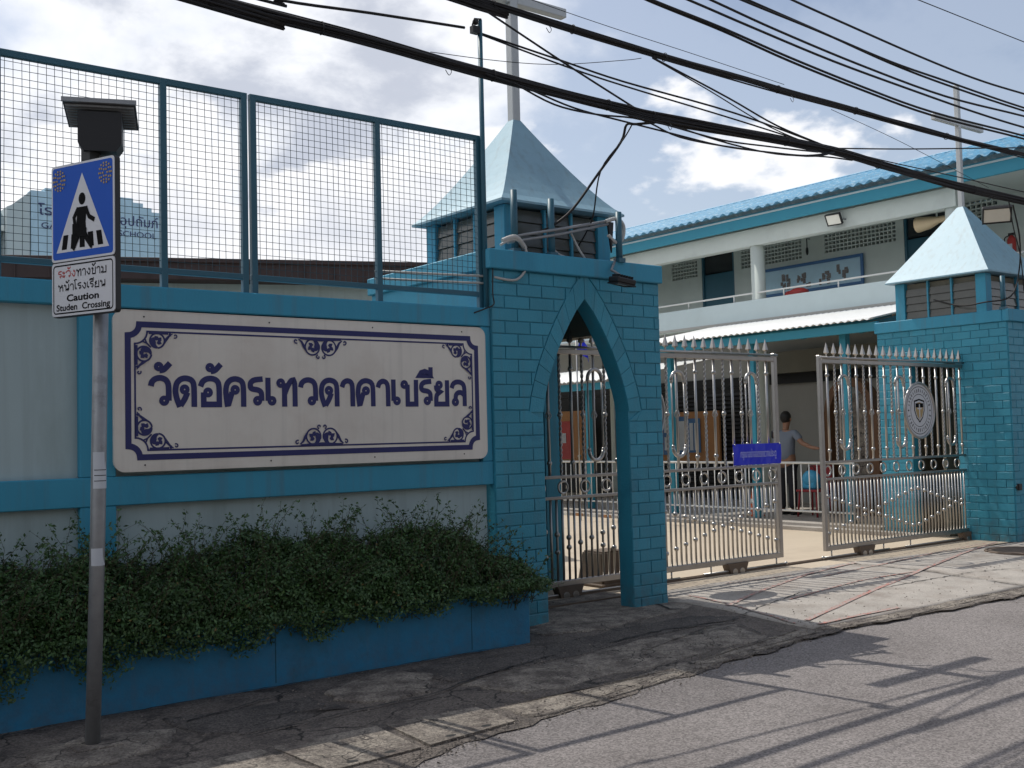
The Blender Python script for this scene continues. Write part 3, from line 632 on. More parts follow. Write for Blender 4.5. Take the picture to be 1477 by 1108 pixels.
    for sy, ax_ in ((-1, 'x'), (-1, 'y'), (1, 'x'), (1, 'y')):
        # louvre blades between posts
        a, b = -(h2-2*pst), (h2-2*pst)
        w = (b-a)/3
        for j in range(3):
            for zi in range(5):
                mb = MB()
                z = 3.06+zi*.108; o1 = sy*(h2-.03)
                if ax_ == 'x': v = [(cx_+a+j*w+.008, cy_+o1-.008, z), (cx_+a+(j+1)*w-.008, cy_+o1-.008, z), (cx_+a+(j+1)*w-.008, cy_+o1+.008, z+.104), (cx_+a+j*w+.008, cy_+o1+.008, z+.104)]
                else: v = [(cx_+o1-.008, cy_+a+j*w+.008, z), (cx_+o1-.008, cy_+a+(j+1)*w-.008, z), (cx_+o1+.008, cy_+a+(j+1)*w-.008, z+.104), (cx_+o1+.008, cy_+a+j*w+.008, z+.104)]
                t = Vector((0, .006, 0)) if ax_ == 'x' else Vector((.006, 0, 0))
                k = len(mb.v); mb.add(v+[tuple(Vector(p)+t) for p in v], [(0, 1, 2, 3), (7, 6, 5, 4), (0, 4, 5, 1), (1, 5, 6, 2), (2, 6, 7, 3), (3, 7, 4, 0)])
                P(mb, 'louvre_pane', m_glass)
        for j in range(1, 3):
            x = a+j*w; o1 = sy*(h2-.03); mb = MB()
            if ax_ == 'x': mb.box(cx_+x-.012, cx_+x+.012, cy_+o1-.025, cy_+o1+.025, 3.03, ez-.01)
            else: mb.box(cx_+o1-.025, cx_+o1+.025, cy_+x-.012, cy_+x+.012, 3.03, ez-.01)
            P(mb, 'window_mullion', m_teal_flat)
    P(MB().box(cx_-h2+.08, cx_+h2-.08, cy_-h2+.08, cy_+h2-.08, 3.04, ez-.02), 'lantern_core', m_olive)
    # flared pyramid roof
    prof = [(roofhw, ez), (roofhw, ez+.02), (roofhw*.80, ez+.13), (roofhw*.5, ez+.40), (roofhw*.16, apex_z-.13), (.05, apex_z), (.0, apex_z+.003)]
    pe = 1.20 if ax else 1.03
    prof = [(roofhw, ez)]+[(roofhw*(1-i/10)+.045*(i/10), ez+.02+(apex_z-ez-.02)*(i/10)**pe) for i in range(11)]+[(0, apex_z+.003)]
    if False: prof = [(roofhw, ez), (roofhw, ez+.02), (roofhw*.83, ez+.17), (roofhw*.5, ez+.52), (roofhw*.13, apex_z-.10), (.045, apex_z), (.0, apex_z+.003)]
    mb = MB(); V = []; F = []; m_ = 8
    for hw_, z in prof:
        for s4 in range(4):
            c0 = [(-1, -1), (1, -1), (1, 1), (-1, 1)][s4]; c1 = [(1, -1), (1, 1), (-1, 1), (-1, -1)][s4]
            V += [(cx_+c0[0]*hw_, cy_+c0[1]*hw_, z), (cx_+c1[0]*hw_, cy_+c1[1]*hw_, z)]
    for i in range(len(prof)-1):
        for s4 in range(4): a = i*8+s4*2; F.append((a, a+1, a+9, a+8))
    F.append((6, 4, 2, 0)); mb.add(V, F, False); P(mb, 'pyramid_roof', m_aqua)
    # cross
    C = thing('cross', 'grey steel cross standing on the '+gid, 'cross', (cx_, cy_, apex_z), 'crosses on the gate towers')
    w = .045 if ax else .034
    wobj(MB().box(cx_-w, cx_+w, cy_-w, cy_+w, apex_z-.02, cross_top, .006), 'upright', m_cross, C)
    wobj(MB().box(cx_-.66, cx_-w-.001, cy_-w, cy_+w, arm_z-.045, arm_z+.045, .006), 'arm', m_cross, C); wobj(MB().box(cx_+w+.001, cx_+.66, cy_-w, cy_+w, arm_z-.045, arm_z+.045, .006), 'arm', m_cross, C)
    return T
T1 = tower('left brick gate tower with a pointed arch doorway and pyramid roof', 4.93, 6.89, -.06, 1.88, (5.46, 6.46, 1.80, 2.80), (5.88, .78), .72, 4.60, 6.35, 5.78, 'left gate tower roof', .45, 'x')
T2 = tower('right brick gate tower with pale pyramid roof beyond the steel gates', 13.85, 15.80, .26, 2.27, None, (14.52, 1.22), .80, 4.80, 6.62, 6.05, 'right gate tower roof', .52, 'x')
# flanking wall to the right of the right tower
T = thing('boundary_wall', 'teal wall continuing beyond the right gate tower', 'wall', (20, .4, 0)); wobj(MB().box(15.85, 40, .3, .5, -.1, 2.6), 'wall_body', m_teal_flat, T)
# pipe posts on towers
def tpost(x, y, z0, z1, label, r=.030):
    T = thing('pipe_post', label, 'post', (x, y, z0)); mb = MB(); mb.tube([(0, 0, 0), (0, 0, z1-z0)], r, 12); mb.obj('pipe', m_teal_steel, T)
    mb = MB(); mb.box(-r*1.3, r*1.3, -r*1.3, r*1.3, -.01, .03); mb.obj('base_plate', m_teal_steel, T)
tpost(5.22, -.03, 3.166, 3.70, 'short teal pipe post at the left end of the left tower parapet')
tpost(5.63, -.03, 3.166, 3.67, 'short teal pipe post standing between two others on the left tower parapet')
tpost(6.37, -.10, 3.166, 3.62, 'short teal pipe post beside the floodlight arm on the left tower')
tpost(13.85, .30, 3.166, 3.62, 'short teal pipe post at the corner of the right tower parapet')
# conduit arm across the left tower
T = thing('bracket_arm', 'pair of teal conduit rods slanting across the left tower lantern', 'conduit', (5.2, -.06, 3.25)); L_ = -Vector(T.location)
for dz in (0, .045):
    mb = MB(); mb.tube([(5.14, -.04, 3.24+dz), (5.7, -.07, 3.36+dz), (6.25, -.09, 3.50+dz*.6)], .013, 8); mb.obj('rod', m_galv, T, L_)
mb = MB(); mb.tube(catmull([(6.22, -.09, 3.52), (6.36, -.09, 3.56), (6.44, -.09, 3.50), (6.42, -.09, 3.38), (6.34, -.09, 3.34), (6.25, -.09, 3.40)], 5), .018, 8); mb.obj('hose_loop', m_hose, T, L_)
mb = MB(); mb.tube(catmull([(5.02, -.09, 3.20), (5.15, -.10, 3.26), (5.28, -.09, 3.21), (5.30, -.09, 3.05), (5.18, -.09, 2.92), (4.96, -.07, 2.93)], 5), .011, 8); mb.tube(catmull([(5.05, -.08, 3.24), (5.18, -.10, 3.28), (5.3, -.07, 3.20)], 5), .022, 8); mb.obj('hose_coil', m_hose, T, L_)
mb = MB(); mb.add([(6.24, -.10, 3.52), (6.31, -.10, 3.52), (6.28, -.10, 3.24), (6.24, -.08, 3.52), (6.31, -.08, 3.52), (6.28, -.08, 3.24)], [(0, 2, 1), (3, 4, 5), (0, 1, 4, 3), (1, 2, 5, 4), (2, 0, 3, 5)]); mb.obj('bracket_plate', m_black, T, L_)
mb = MB(); mb.tube(catmull([(5.66, .0, 3.55), (5.64, .0, 3.30), (5.72, 0, 3.2), (5.85, 0, 3.17)], 5), .012, 8); mb.tube(catmull([(5.86, -.02, 3.4), (5.95, -.02, 3.26), (6.02, -.02, 3.18)], 4), .010, 8); mb.obj('conduit', m_hose, T, L_)
# service pipes on the wall end left of the tower
T = thing('service_pipe', 'thin white pipes running along the wall top behind the fence corner', 'pipe', (4.7, -.04, 2.9)); L_ = -Vector(T.location)
for z in (2.86, 2.92): MB().tube([(3.9, .06, z-.0), (4.55, .06, z+.02), (4.9, -.02, z+.02)], .010, 6).obj('pipe', m_hose, T, L_)
MB().tube(catmull([(4.95, -.08, 3.1), (4.93, -.09, 2.8), (4.94, -.09, 2.7), (4.86, -.08, 2.66), (4.75, -.07, 2.62)], 4), .006, 6).obj('cable', m_black, T, L_)

# ------------------------------------------------------------ temple name board
SB = thing('name_board', 'large white name board with blue border and Thai lettering on the wall', 'sign', (1.838, -.075, 1.43)); SBw, SBh = 3.012, 1.068
SB.rotation_euler = (math.pi/2, 0, 0)
def rrect(x0, y0, x1, y1, r, n=6):
    P = []
    for cx_, cy_, a in ((x1-r, y0+r, -90), (x1-r, y1-r, 0), (x0+r, y1-r, 90), (x0+r, y0+r, 180)):
        P += [(cx_+r*math.cos(math.radians(a+90*k/n)), cy_+r*math.sin(math.radians(a+90*k/n))) for k in range(n+1)]
    return P
mb = MB(); mb.prism(rrect(0, 0, SBw, SBh, .07), (0, 0, -.033), (1, 0, 0), (0, 1, 0), (0, 0, 1), .031); mb.obj('board', m_sign, SB)
def notch(i, r):   # rectangle inset by i with concave quarter-circle corners
    x0, y0, x1, y1 = i, i, SBw-i, SBh-i; P = []
    for cx_, cy_, a0, a1 in ((x0, y0, 90, 0), (x1, y0, 180, 90), (x1, y1, 270, 180), (x0, y1, 360, 270)):
        P += [(cx_+r*math.cos(math.radians(a0+(a1-a0)*k/7)), cy_+r*math.sin(math.radians(a0+(a1-a0)*k/7))) for k in range(8)]
    return P
mb = MB(); ribbon(mb, notch(.092, .075), .040, True); mb.obj('border_band', m_navy, SB)
mb = MB(); ribbon(mb, notch(.138, .083), .012, True); mb.obj('border_line', m_navy, SB)
mb = MB(); ribbon(mb, rrect(.0, .0, SBw, SBh, .07), .006, True); mb.obj('board_edge', m_sign, SB)
for x in (.2, 1.1, 1.95, 2.78):
    for y in (.04, SBh-.04): mb = MB(); mb.add([(x+.006*math.cos(k*.7), y+.006*math.sin(k*.7), .001) for k in range(9)], [tuple(range(9))]); mb.obj('screw', m_black, SB)
thai('วัดอัครเทวดาคาเบรียล', SB, m_navy, .225, .425, .212, 2.60, .19)
def spiral(cx_, cy_, r0, turns, a0, sgn=1, n=26):
    return [(cx_+r0*(1-.80*k/n)*math.cos(a0+sgn*turns*6.283*k/n), cy_+r0*(1-.80*k/n)*math.sin(a0+sgn*turns*6.283*k/n)) for k in range(n+1)]
def ornament(mb, Q, cx_, cy_, r, a0, sgn, l):
    """open ring with a three lobed leaf inside"""
    ribbon(mb, Q([(cx_+r*math.cos(a0+sgn*5.2*k/26), cy_+r*math.sin(a0+sgn*5.2*k/26)) for k in range(27)]), .012, lift=.0002+l)
    ribbon(mb, Q([(cx_+r*(.95-.62*k/14)*math.cos(a0+sgn*(5.2+2.6*k/14)), cy_+r*(.95-.62*k/14)*math.sin(a0+sgn*(5.2+2.6*k/14))) for k in range(15)]), [.012+.030*math.sin(math.pi*k/14) for k in range(15)], lift=.0007+l)
    for da in (1.6, 3.0, 4.3):
        b = a0+sgn*da; c = Vector((cx_, cy_)); p = c+Vector((math.cos(b), math.sin(b)))*r*.72; t = c+Vector((math.cos(b+.9*sgn), math.sin(b+.9*sgn)))*r*.15
        ribbon(mb, Q([tuple(t), tuple((t+p)/2), tuple(p)]), [.022, .030, .004], lift=.0012+l+da*.0001)
def scroll_corner(mx_, my_, x0, y0):
    mb = MB()
    for sw in (0, 1):
        Q = lambda q: [(x0+mx_*.88*(p[1] if sw else p[0]), y0+my_*.88*(p[0] if sw else p[1])) for p in q]; l = .0025*sw
        ornament(mb, Q, .165, .062, .056, 2.6, 1, l)
        ribbon(mb, Q([(.215, .085), (.235, .05), (.262, .018), (.285, .006)]), [.012, .020, .012, .006], lift=.0018+l)
        ribbon(mb, Q(spiral(.305, .022, .018, .9, 2.2, -1, 10)), .009, lift=.0020+l)
        ribbon(mb, Q(spiral(.262, .012, .012, .9, 2.2, -1, 8)), .010, lift=.0021+l)
        ribbon(mb, Q([(.07, .05), (.085, .085), (.115, .115)]), .010, lift=.0022+l)
        ribbon(mb, Q([(.10, .005), (.25, .005)]), .016, lift=.0023+l)
    return mb.obj('corner_scroll', m_navy, SB)
for mx_, x0 in ((1, .143), (-1, SBw-.143)):
    for my_, y0 in ((1, .143), (-1, SBh-.143)): scroll_corner(mx_, my_, x0, y0)
for my_, y0 in ((1, .143), (-1, SBh-.143)):
    mb = MB()
    for sx_ in (-1, 1):
        Q = lambda q: [(SBw/2+sx_*.9*p[0], y0+my_*.9*p[1]) for p in q]; l = 0 if sx_ > 0 else .0025
        ornament(mb, Q, .076, .070, .064, 3.5, -1, l)
        ribbon(mb, Q([(.130, .105), (.150, .07), (.172, .03), (.20, .008)]), [.012, .022, .016, .006], lift=.0018+l)
        ribbon(mb, Q(spiral(.222, .024, .020, .9, 2.2, -1, 10)), .010, lift=.0020+l)
        ribbon(mb, Q(spiral(.024, .150, .019, .9, -1.4, 1, 10)), .010, lift=.0021+l)
        ribbon(mb, Q([(.0, .008), (.19, .004)]), [.024, .010], lift=.0023+l)
    mb.obj('centre_scroll', m_navy, SB)

# ------------------------------------------------------------ pedestrian crossing sign
PX, PY = 1.395, -1.13
T = thing('crossing_sign', 'blue pedestrian crossing sign with white caution plate on a grey steel pole', 'road sign', (PX, PY, -.03))
mb = MB(); mb.tube([(-.015, 0, 0), (.02, 0, 1.2), (.06, 0, 3.25)], .040, 18); mb.obj('pole', m_galv, T)
mb = MB(); mb.box(-.13, .12, -.11, .11, -.0, .024, .006); mb.obj('base_plate', m_conc2, T)
mb = MB()
for z0, z1 in ((1.42, 1.60),):
    n = 14; mb.add([(.0415*math.cos(a*math.pi/n-2.6)+.024, .0415*math.sin(a*math.pi/n-2.6), z) for z in (1.40, 1.60) for a in range(n+1)], [(i, i+1, n+2+i, n+1+i) for i in range(n)])
mb.obj('torn_sticker', m_paper, T)
mb = MB(); n = 14; mb.add([(.0415*math.cos(a*math.pi/n-2.6)+.012, .0415*math.sin(a*math.pi/n-2.6), z) for z in (.98, 1.075) for a in range(n+1)], [(i, i+1, n+2+i, n+1+i) for i in range(n)]); mb.obj('sticker', m_paper, T)
mb = MB()
for k in range(3): mb.add([(.042*math.cos(a*math.pi/14-2.4)+.024, .042*math.sin(a*math.pi/14-2.4), z) for z in (1.44+k*.03, 1.444+k*.03) for a in range(9)], [(i, i+1, 10+i, 9+i) for i in range(8)])
mb.obj('sticker_lines', m_print, T)
PC_ = Vector((PX+.0, PY, -.022)); SXk = .86; dD = Vector((.40, -.917, 0)).normalized(); nN = Vector((-.917, -.40, 0)).normalized()   # dD: towards the right edge as seen
SG = bpy.data.objects.new('sign_face', None)
def local_plate(name, z, w, h, T, m_edge):
    pass
org = PC_+nN*.065
def LP(mb, name, m, lift=0.0, parent=None):    # plate-local (x right, y up, z towards viewer) -> world, child of T
    v = []
    for p in mb.v:
        q = org+dD*p[0]*SXk+Vector((0, 0, p[1]))+nN*(p[2]+lift); v.append(tuple(q))
    mb.v = v; return mb.obj(name, m, parent or T, tuple(-T.location) if parent is None else None)
mb = MB(); mb.prism(rrect(-.295, 2.345, .295, 3.20, .02), (0, 0, -.038), (1, 0, 0), (0, 1, 0), (0, 0, 1), .033); LP(mb, 'lamp_housing', m_black)
mb = MB(); mb.prism(rrect(-.292, 2.655, .292, 3.197, .02), (0, 0, -.004), (1, 0, 0), (0, 1, 0), (0, 0, 1), .006); LP(mb, 'blue_plate', m_signwhite)
mb = MB(); mb.prism(rrect(-.280, 2.667, .280, 3.185, .02), (0, 0, .0021), (1, 0, 0), (0, 1, 0), (0, 0, 1), .0006); LP(mb, 'blue_field', m_signblue)
mb = MB(); mb.add([(-.245, 2.705, .0032), (.245, 2.705, .0032), (.0, 3.135, .0032)], [(0, 1, 2)]); LP(mb, 'white_triangle', m_signwhite)
for k in range(5):
    x = -.195+k*.085; mb = MB(); s = (x+.025)*-.10
    mb.add([(x, 2.72, .0038), (x+.048, 2.72, .0038), (x+.048+s, 2.80, .0038), (x+s, 2.80, .0038)], [(0, 1, 2, 3)]); LP(mb, 'crossing_stripe', m_print)
mb = MB(); 
for i, (q, w) in enumerate([([(.0, 2.945), (.0, 2.90)], .10), ([(.0, 2.93), (-.01, 2.86), (-.005, 2.81)], .085), ([(-.035, 2.94), (-.075, 2.89), (-.065, 2.845)], .028), ([(.035, 2.94), (.065, 2.885), (.115, 2.862)], .026),
    ([(-.02, 2.82), (-.045, 2.775), (-.09, 2.715)], .034), ([(.01, 2.82), (.045, 2.765), (.085, 2.725), (.095, 2.72)], .034), ([(-.09, 2.825), (-.035, 2.825)], .062), ([(-.045, 2.81), (.04, 2.80)], .05)]):
    ribbon(mb, q, w, lift=.0044+i*.0003)
mb.add([(.032*math.cos(a*.42)+.0, .034*math.sin(a*.42)+2.99, .0044) for a in range(15)], [tuple(range(15))]); LP(mb, 'walking_figure', m_print)
for x in (-.215, .215):
    mb = MB()
    for rr, n in ((.02, 6), (.04, 10), (.055, 14)):
        for k in range(n): a = 6.283*k/n; mb.box(x+rr*math.cos(a)-.005, x+rr*math.cos(a)+.005, 3.11+rr*math.sin(a)-.005, 3.11+rr*math.sin(a)+.005, .003, .006)
    LP(mb, 'warning_led_cluster', m_gold)
mb = MB(); mb.prism(rrect(-.292, 2.35, .292, 2.648, .02), (0, 0, -.004), (1, 0, 0), (0, 1, 0), (0, 0, 1), .006); LP(mb, 'caution_plate', m_signwhite)
mb = MB(); ribbon(mb, rrect(-.275, 2.366, .275, 2.632, .02), .008, True, .0026); LP(mb, 'plate_border', m_print)
def plate_text(objs, x, y, z=.003):
    for o in objs:
        me = o.data.copy(); me.transform(Matrix.Translation(Vector((x, y, z))+Vector(o.location)))
        v = [tuple(org+dD*p.co.x*SXk+Vector((0, 0, p.co.y))+nN*p.co.z) for p in me.vertices]
        for p, q in zip(me.vertices, v): p.co = q
        o.data = me; o.location = tuple(-T.location)
s1 = 'ระวังทางข้าม'
plate_text(thai(s1, T, m_print, -.235, 2.562, .042, .46, .17, mats={i: m_red for i in range(5)}), 0, 0)
plate_text(thai('หน้าโรงเรียน', T, m_print, -.235, 2.488, .040, .45, .17), 0, 0)
plate_text([text('lettering', 'Caution', T, m_print, 0, 2.430, .052, .30, off=.0015)], 0, 0); plate_text([text('lettering', 'Studen  Crossing', T, m_print, 0, 2.380, .050, .50, off=.0012)], 0, 0)
# solar lamp head
mb = MB(); cz = 3.36
mb.add([tuple(Vector((0, 0, 0))+v) for v in []], [])
bx = [(-.165, 3.30), (.165, 3.30), (.165, 3.40), (.165, 3.56), (-.165, 3.56), (-.165, 3.40)]
uS = Vector((.93, -.37, 0)).normalized()
P6 = [(-.085, 3.235), (.085, 3.235), (.115, 3.28), (.115, 3.455), (-.115, 3.455), (-.115, 3.28)]
q3 = uS.cross(Vector((0, 0, 1))); mb.prism(P6, tuple(Vector((PX+.05, PY+.0, 0))-q3*.08-Vector(T.location)), tuple(uS), (0, 0, 1), tuple(q3), .16); mb.obj('battery_box', m_black, T)
mb = MB()
for i in (0,): mb.add([(-.29, 3.56, .10), (.29, 3.56, .10), (.29, 3.42, .22), (-.29, 3.42, .22), (-.29, 3.60, -.28), (.29, 3.60, -.28)], [])

cS = Vector((PX+.05, PY+.0, 3.475)); vS = (Vector((.37, .93, 0)).normalized()*.30+Vector((0, 0, -.062)))
def panel_pt(a, b, h=0): return tuple(cS+uS*a+vS*(b-.35)+Vector((0, 0, h))-Vector(T.location))
def panel_box(a0, a1, b0, b1, h0, h1, name, m):
    P8 = [panel_pt(a, b, h) for h in (h0, h1) for a, b in ((a0, b0), (a1, b0), (a1, b1), (a0, b1))]
    MB().add(P8, [(3, 2, 1, 0), (4, 5, 6, 7), (0, 1, 5, 4), (1, 2, 6, 5), (2, 3, 7, 6), (3, 0, 4, 7)]).obj(name, m, T)
panel_box(-.19, .19, 0, 1, 0, .018, 'solar_panel', m_panel); panel_box(-.195, .195, -.04, -.001, -.004, .020, 'panel_frame', m_galv)
for k in range(9):
    panel_box(-.18, .18, .08+k*.10, .11+k*.10, -.012, -.001, 'panel_rib', m_galv)
mb = MB(); mb.box(-.04, .04, 3.19, 3.28, -.10, -.02); LP(mb, 'bracket', m_black)

# ------------------------------------------------------------ gates
def gate(label, xe, sgn, length, emblem_x):
    """xe = free end, the gate runs from there in direction sgn"""
    T = thing('steel_gate', label, 'gate', (xe+sgn*length/2, .95, .14), 'ornate steel sliding gates'); L_ = -Vector(T.location); Y = .95
    X = lambda d: xe+sgn*d
    def tb(name, pts, r, m=m_steel, n=8): return MB().tube(pts, r, n).obj(name, m, T, L_)
    def bx(name, x0, x1, z0, z1, y0=-.025, y1=.025, m=m_steel_dk): return MB().box(min(x0, x1), max(x0, x1), Y+y0, Y+y1, z0, z1, .005).obj(name, m, T, L_)
    bx('end_post', X(0), X(.055), .12, 2.50); bx('end_post', X(length-.055), X(length), .12, 2.50)
    bx('top_rail', X(.056), X(length-.056), 2.405, 2.455); bx('bottom_rail', X(.056), X(length-.056), .12, .18)
    bx('middle_rail', X(.056), X(length-.056), 1.175, 1.205); bx('middle_rail', X(.056), X(length-.056), 0.970, 1.000)
    tb('top_bar', [(X(0), Y-.03, 2.475), (X(length), Y-.03, 2.475)], .014)
    tb('guide_rod', [(X(-.04), Y-.01, .045), (X(length*.33), Y-.01, .045)], .011); tb('guide_rod', [(X(length*.42), Y-.01, .045), (X(length), Y-.01, .045)], .011)
    MB().ball((X(-.05), Y-.01, .045), .022).obj('rod_ball', m_steel, T, L_)
    for d in (.12, length*.30, length*.45): tb('rod_bracket', [(X(d), Y-.01, .045), (X(d), Y-.01, .12)], .009)
    s = .15; n = int((length-.08)/s); bar_me = {}
    up_me = MB().tube([(0, 0, 0), (0, 0, 1.20)], .0150, 8).mesh(m_steel, 'upright_bar')
    V = MB(); P1 = []; P2 = []
    for i in range(97):
        z = i*1.2/96; a = z*60; P1.append((.008*math.cos(a), .008*math.sin(a), z)); P2.append((-.008*math.cos(a), -.008*math.sin(a), z))
    V.tube(P1, .0100, 4); V.tube(P2, .0100, 4); tw_me = V.mesh(m_steel, 'twisted_bar')
    lo_me = MB().tube([(0, 0, 0), (0, 0, .79)], .0125, 7).mesh(m_steel, 'lower_bar')
    sp_me = MB().tube([(0, 0, -.02), (0, 0, .028), (0, 0, .034), (0, 0, .048), (0, 0, .10), (0, 0, .175)], [.010, .010, .014, .034, .021, .001], 4).mesh(m_steel_dk, 'spear_point')
    for p_ in sp_me.polygons: p_.use_smooth = False
    ba_me = MB().ball((0, 0, 0), .027, 10, 7).mesh(m_steel, 'ball')
    rg_me = MB().tube(circle3(.060, 18), .0115, 6, True).mesh(m_steel, 'ring')
    lp = MB()
    bk = MB()
    for k in range(4):
        a0 = k*math.pi/2; bk.tube([(.030*math.sin(math.pi*j/10)*math.cos(a0+j*.25), .030*math.sin(math.pi*j/10)*math.sin(a0+j*.25), -.055+.011*j) for j in range(11)], .0045, 5)
    bk.ball((0, 0, .062), .016); bk.ball((0, 0, -.062), .016); bk_me = bk.mesh(m_steel, 'basket')
    def put(nm, me, d, z, y=0): return obj(nm, me, T, (L_[0]+X(d), L_[1]+Y+y, L_[2]+z))
    for i in range(1, n+1):
        d = .055+i*s-.03
        if d > length-.06: break
        k = (i-1) % 8+1
        near = abs(d-emblem_x) < .36
        put('spear_point', sp_me, d, 2.488)
        if i == 1 or k in (1, 5, 7): put('upright_bar', up_me, d, 1.205)
        elif k in (2, 4, 6, 8): put('twisted_bar', tw_me, d, 1.205)
        else: put('upright_bar', up_me, d, 1.205)
        if k in (1, 5): put('ball', ba_me, d, 2.26); put('ball', ba_me, d, 1.33)
        if k == 7: put('ball', ba_me, d, 2.26); put('basket', bk_me, d, 1.80); put('ball', ba_me, d, 1.33)
        if k in (6, 8): put('ball', ba_me, d, 1.80)
        if k in (2, 4): put('ball', ba_me, d, 1.80)
        if k == 3 and not near:
            put('basket', bk_me, d, 1.80)
            for zz_, sg in ((2.16, 1), (1.44, -1)):
                MB().tube([(X(d)+.095*math.cos(a*math.pi/10), Y-.022, zz_+sg*.10*math.sin(a*math.pi/10)) for a in range(11)], .020, 8).obj('arched_loop', m_steel, T, L_)
            for sx_ in (-1, 1):
                for zz_ in (2.15, 1.45): MB().ball((X(d)+sx_*.095, Y-.022, zz_), .021).obj('ball', m_steel, T, L_)
                tb('loop_side', [(X(d)+sx_*.095, Y-.022, 1.45), (X(d)+sx_*.095, Y-.022, 2.15)], .009)
    j = 0
    while True:
        d = .10+j*.075
        if d > length-.06: break
        put('lower_bar', lo_me, d, .18)
        if j % 2 == 0:
            f = (d/length*2) % 1.0; z1 = .80-.52*f; z2 = .30+.50*f
            put('ball', ba_me, d, z1)
            if abs(z1-z2) > .06: put('ball', ba_me, d, z2)
        j += 1
    d = .12
    while d < length-.1: put('ring', rg_me, d, 1.0875); d += .29
    # wheel truck
    for dw in (length*.20, length*.80):
        q = MB(); q.prism([(-.17, .10), (.17, .10), (.14, .03), (.115, -.04), (-.115, -.04), (-.14, .03)], (X(dw), Y-.05, .03), (1, 0, 0), (0, 0, 1), (0, 1, 0), .10); tr = q.obj('wheel_truck', m_rust, T, L_)
        for sx_ in (-1, 1): MB().tube([(X(dw)+sx_*.06, Y-.055, .035), (X(dw)+sx_*.06, Y+.055, .035)], .038, 14).obj('wheel', m_steel_dk, tr)
    # oval emblem
    E = bpy.data.objects.new('tmp', None)
    ex = X(emblem_x); eh, ew = .37, .37
    ell = lambda a, b, z: [(ex+a*math.cos(6.2832*k/40), 1.815+b*math.sin(6.2832*k/40)) for k in range(40)]
    def F(mb, nm, m):   # emblem-local (x, z, lift) to world
        mb.v = [(p[0], Y-.05-p[2], p[1]) for p in mb.v]; return mb.obj(nm, m, par, None if par is not T else L_)
    par = T
    mb = MB(); mb.prism(ell(.335, .355, 0), (0, 0, -.02), (1, 0, 0), (0, 1, 0), (0, 0, 1), .02); em = F(mb, 'emblem', m_signwhite); par = em
    mb = MB(); mb.tube([(p[0], p[1], .004) for p in ell(.345, .365, 0)], .017, 8, True); F(mb, 'emblem_rim', m_steel)
    mb = MB(); ribbon(mb, ell(.295, .315, 0), .008, True, .001); F(mb, 'emblem_ring', m_print)
    mb = MB(); ribbon(mb, ell(.20, .215, 0), .007, True, .001); F(mb, 'emblem_ring', m_print)
    r = random.Random(5)
    for k in range(34):
        a = 6.2832*k/34+.1
        if abs(math.sin(a)) < .12: continue
        c0 = (ex+.25*math.cos(a), 1.815+.265*math.sin(a)); t_ = (-math.sin(a), math.cos(a)); u_ = (math.cos(a), math.sin(a)); mb = MB()
        gl = [[(-.4, -1), (-.4, 1), (.4, 1), (.4, -1)], [(-.4, 1), (-.4, -1), (.5, -1), (.5, 1)], [(.4, 1), (-.4, .6), (.4, 0), (-.4, -.6), (.4, -1)], [(-.4, -1), (0, 1), (.5, -1)]][k % 4]
        ribbon(mb, [(c0[0]-t_[0]*p[0]*.014+u_[0]*p[1]*.020, c0[1]-t_[1]*p[0]*.014+u_[1]*p[1]*.020) for p in gl], .007, False, .0015); F(mb, 'emblem_character', m_print)
    for sx_ in (-1, 1):
        mb = MB(); mb.add([(ex+sx_*.25+.022*(1 if q % 2 == 0 else .35)*math.cos(q*math.pi/4), 1.815+.022*(1 if q % 2 == 0 else .35)*math.sin(q*math.pi/4), .0015) for q in range(8)], [tuple(range(8))]); F(mb, 'emblem_star', m_print)
    sh = [(-.12, .13), (0, .155), (.12, .13), (.12, .0), (.075, -.10), (0, -.165), (-.075, -.10), (-.12, .0)]
    mb = MB(); mb.add([(ex+p[0], 1.815+p[1], .002) for p in sh], [tuple(range(8))[::-1]]); F(mb, 'shield', m_print)
    mb = MB(); mb.add([(ex+p[0]*.86, 1.815+p[1]*.86, .0028) for p in sh], [tuple(range(8))[::-1]]); F(mb, 'shield', m_signwhite)
    mb = MB(); mb.add([(ex+p[0]*.74, 1.81+p[1]*.74, .0034) for p in sh], [tuple(range(8))[::-1]]); F(mb, 'shield_field', m_gold)
    mb = MB(); mb.box(ex-.09, ex+.09, 1.855, 1.91, .0036, .0042); F(mb, 'shield_chief', m_print)
    mb = MB(); ribbon(mb, [(ex, 1.90), (ex, 1.70)], .022, False, .0048); ribbon(mb, [(ex-.05, 1.84), (ex+.05, 1.84)], .018, False, .0054); F(mb, 'shield_cross', m_signwhite)
    return T
def circle3(r, n): return [(r*math.cos(6.28318*k/n), 0, r*math.sin(6.28318*k/n)) for k in range(n)]
G1 = gate('left ornate steel gate with a bright blue notice, sliding behind the arched tower', 9.82, -1, 4.1, 2.27)
G2 = gate('right ornate steel gate with its oval crest in full view', 10.62, 1, 4.0, 2.07)
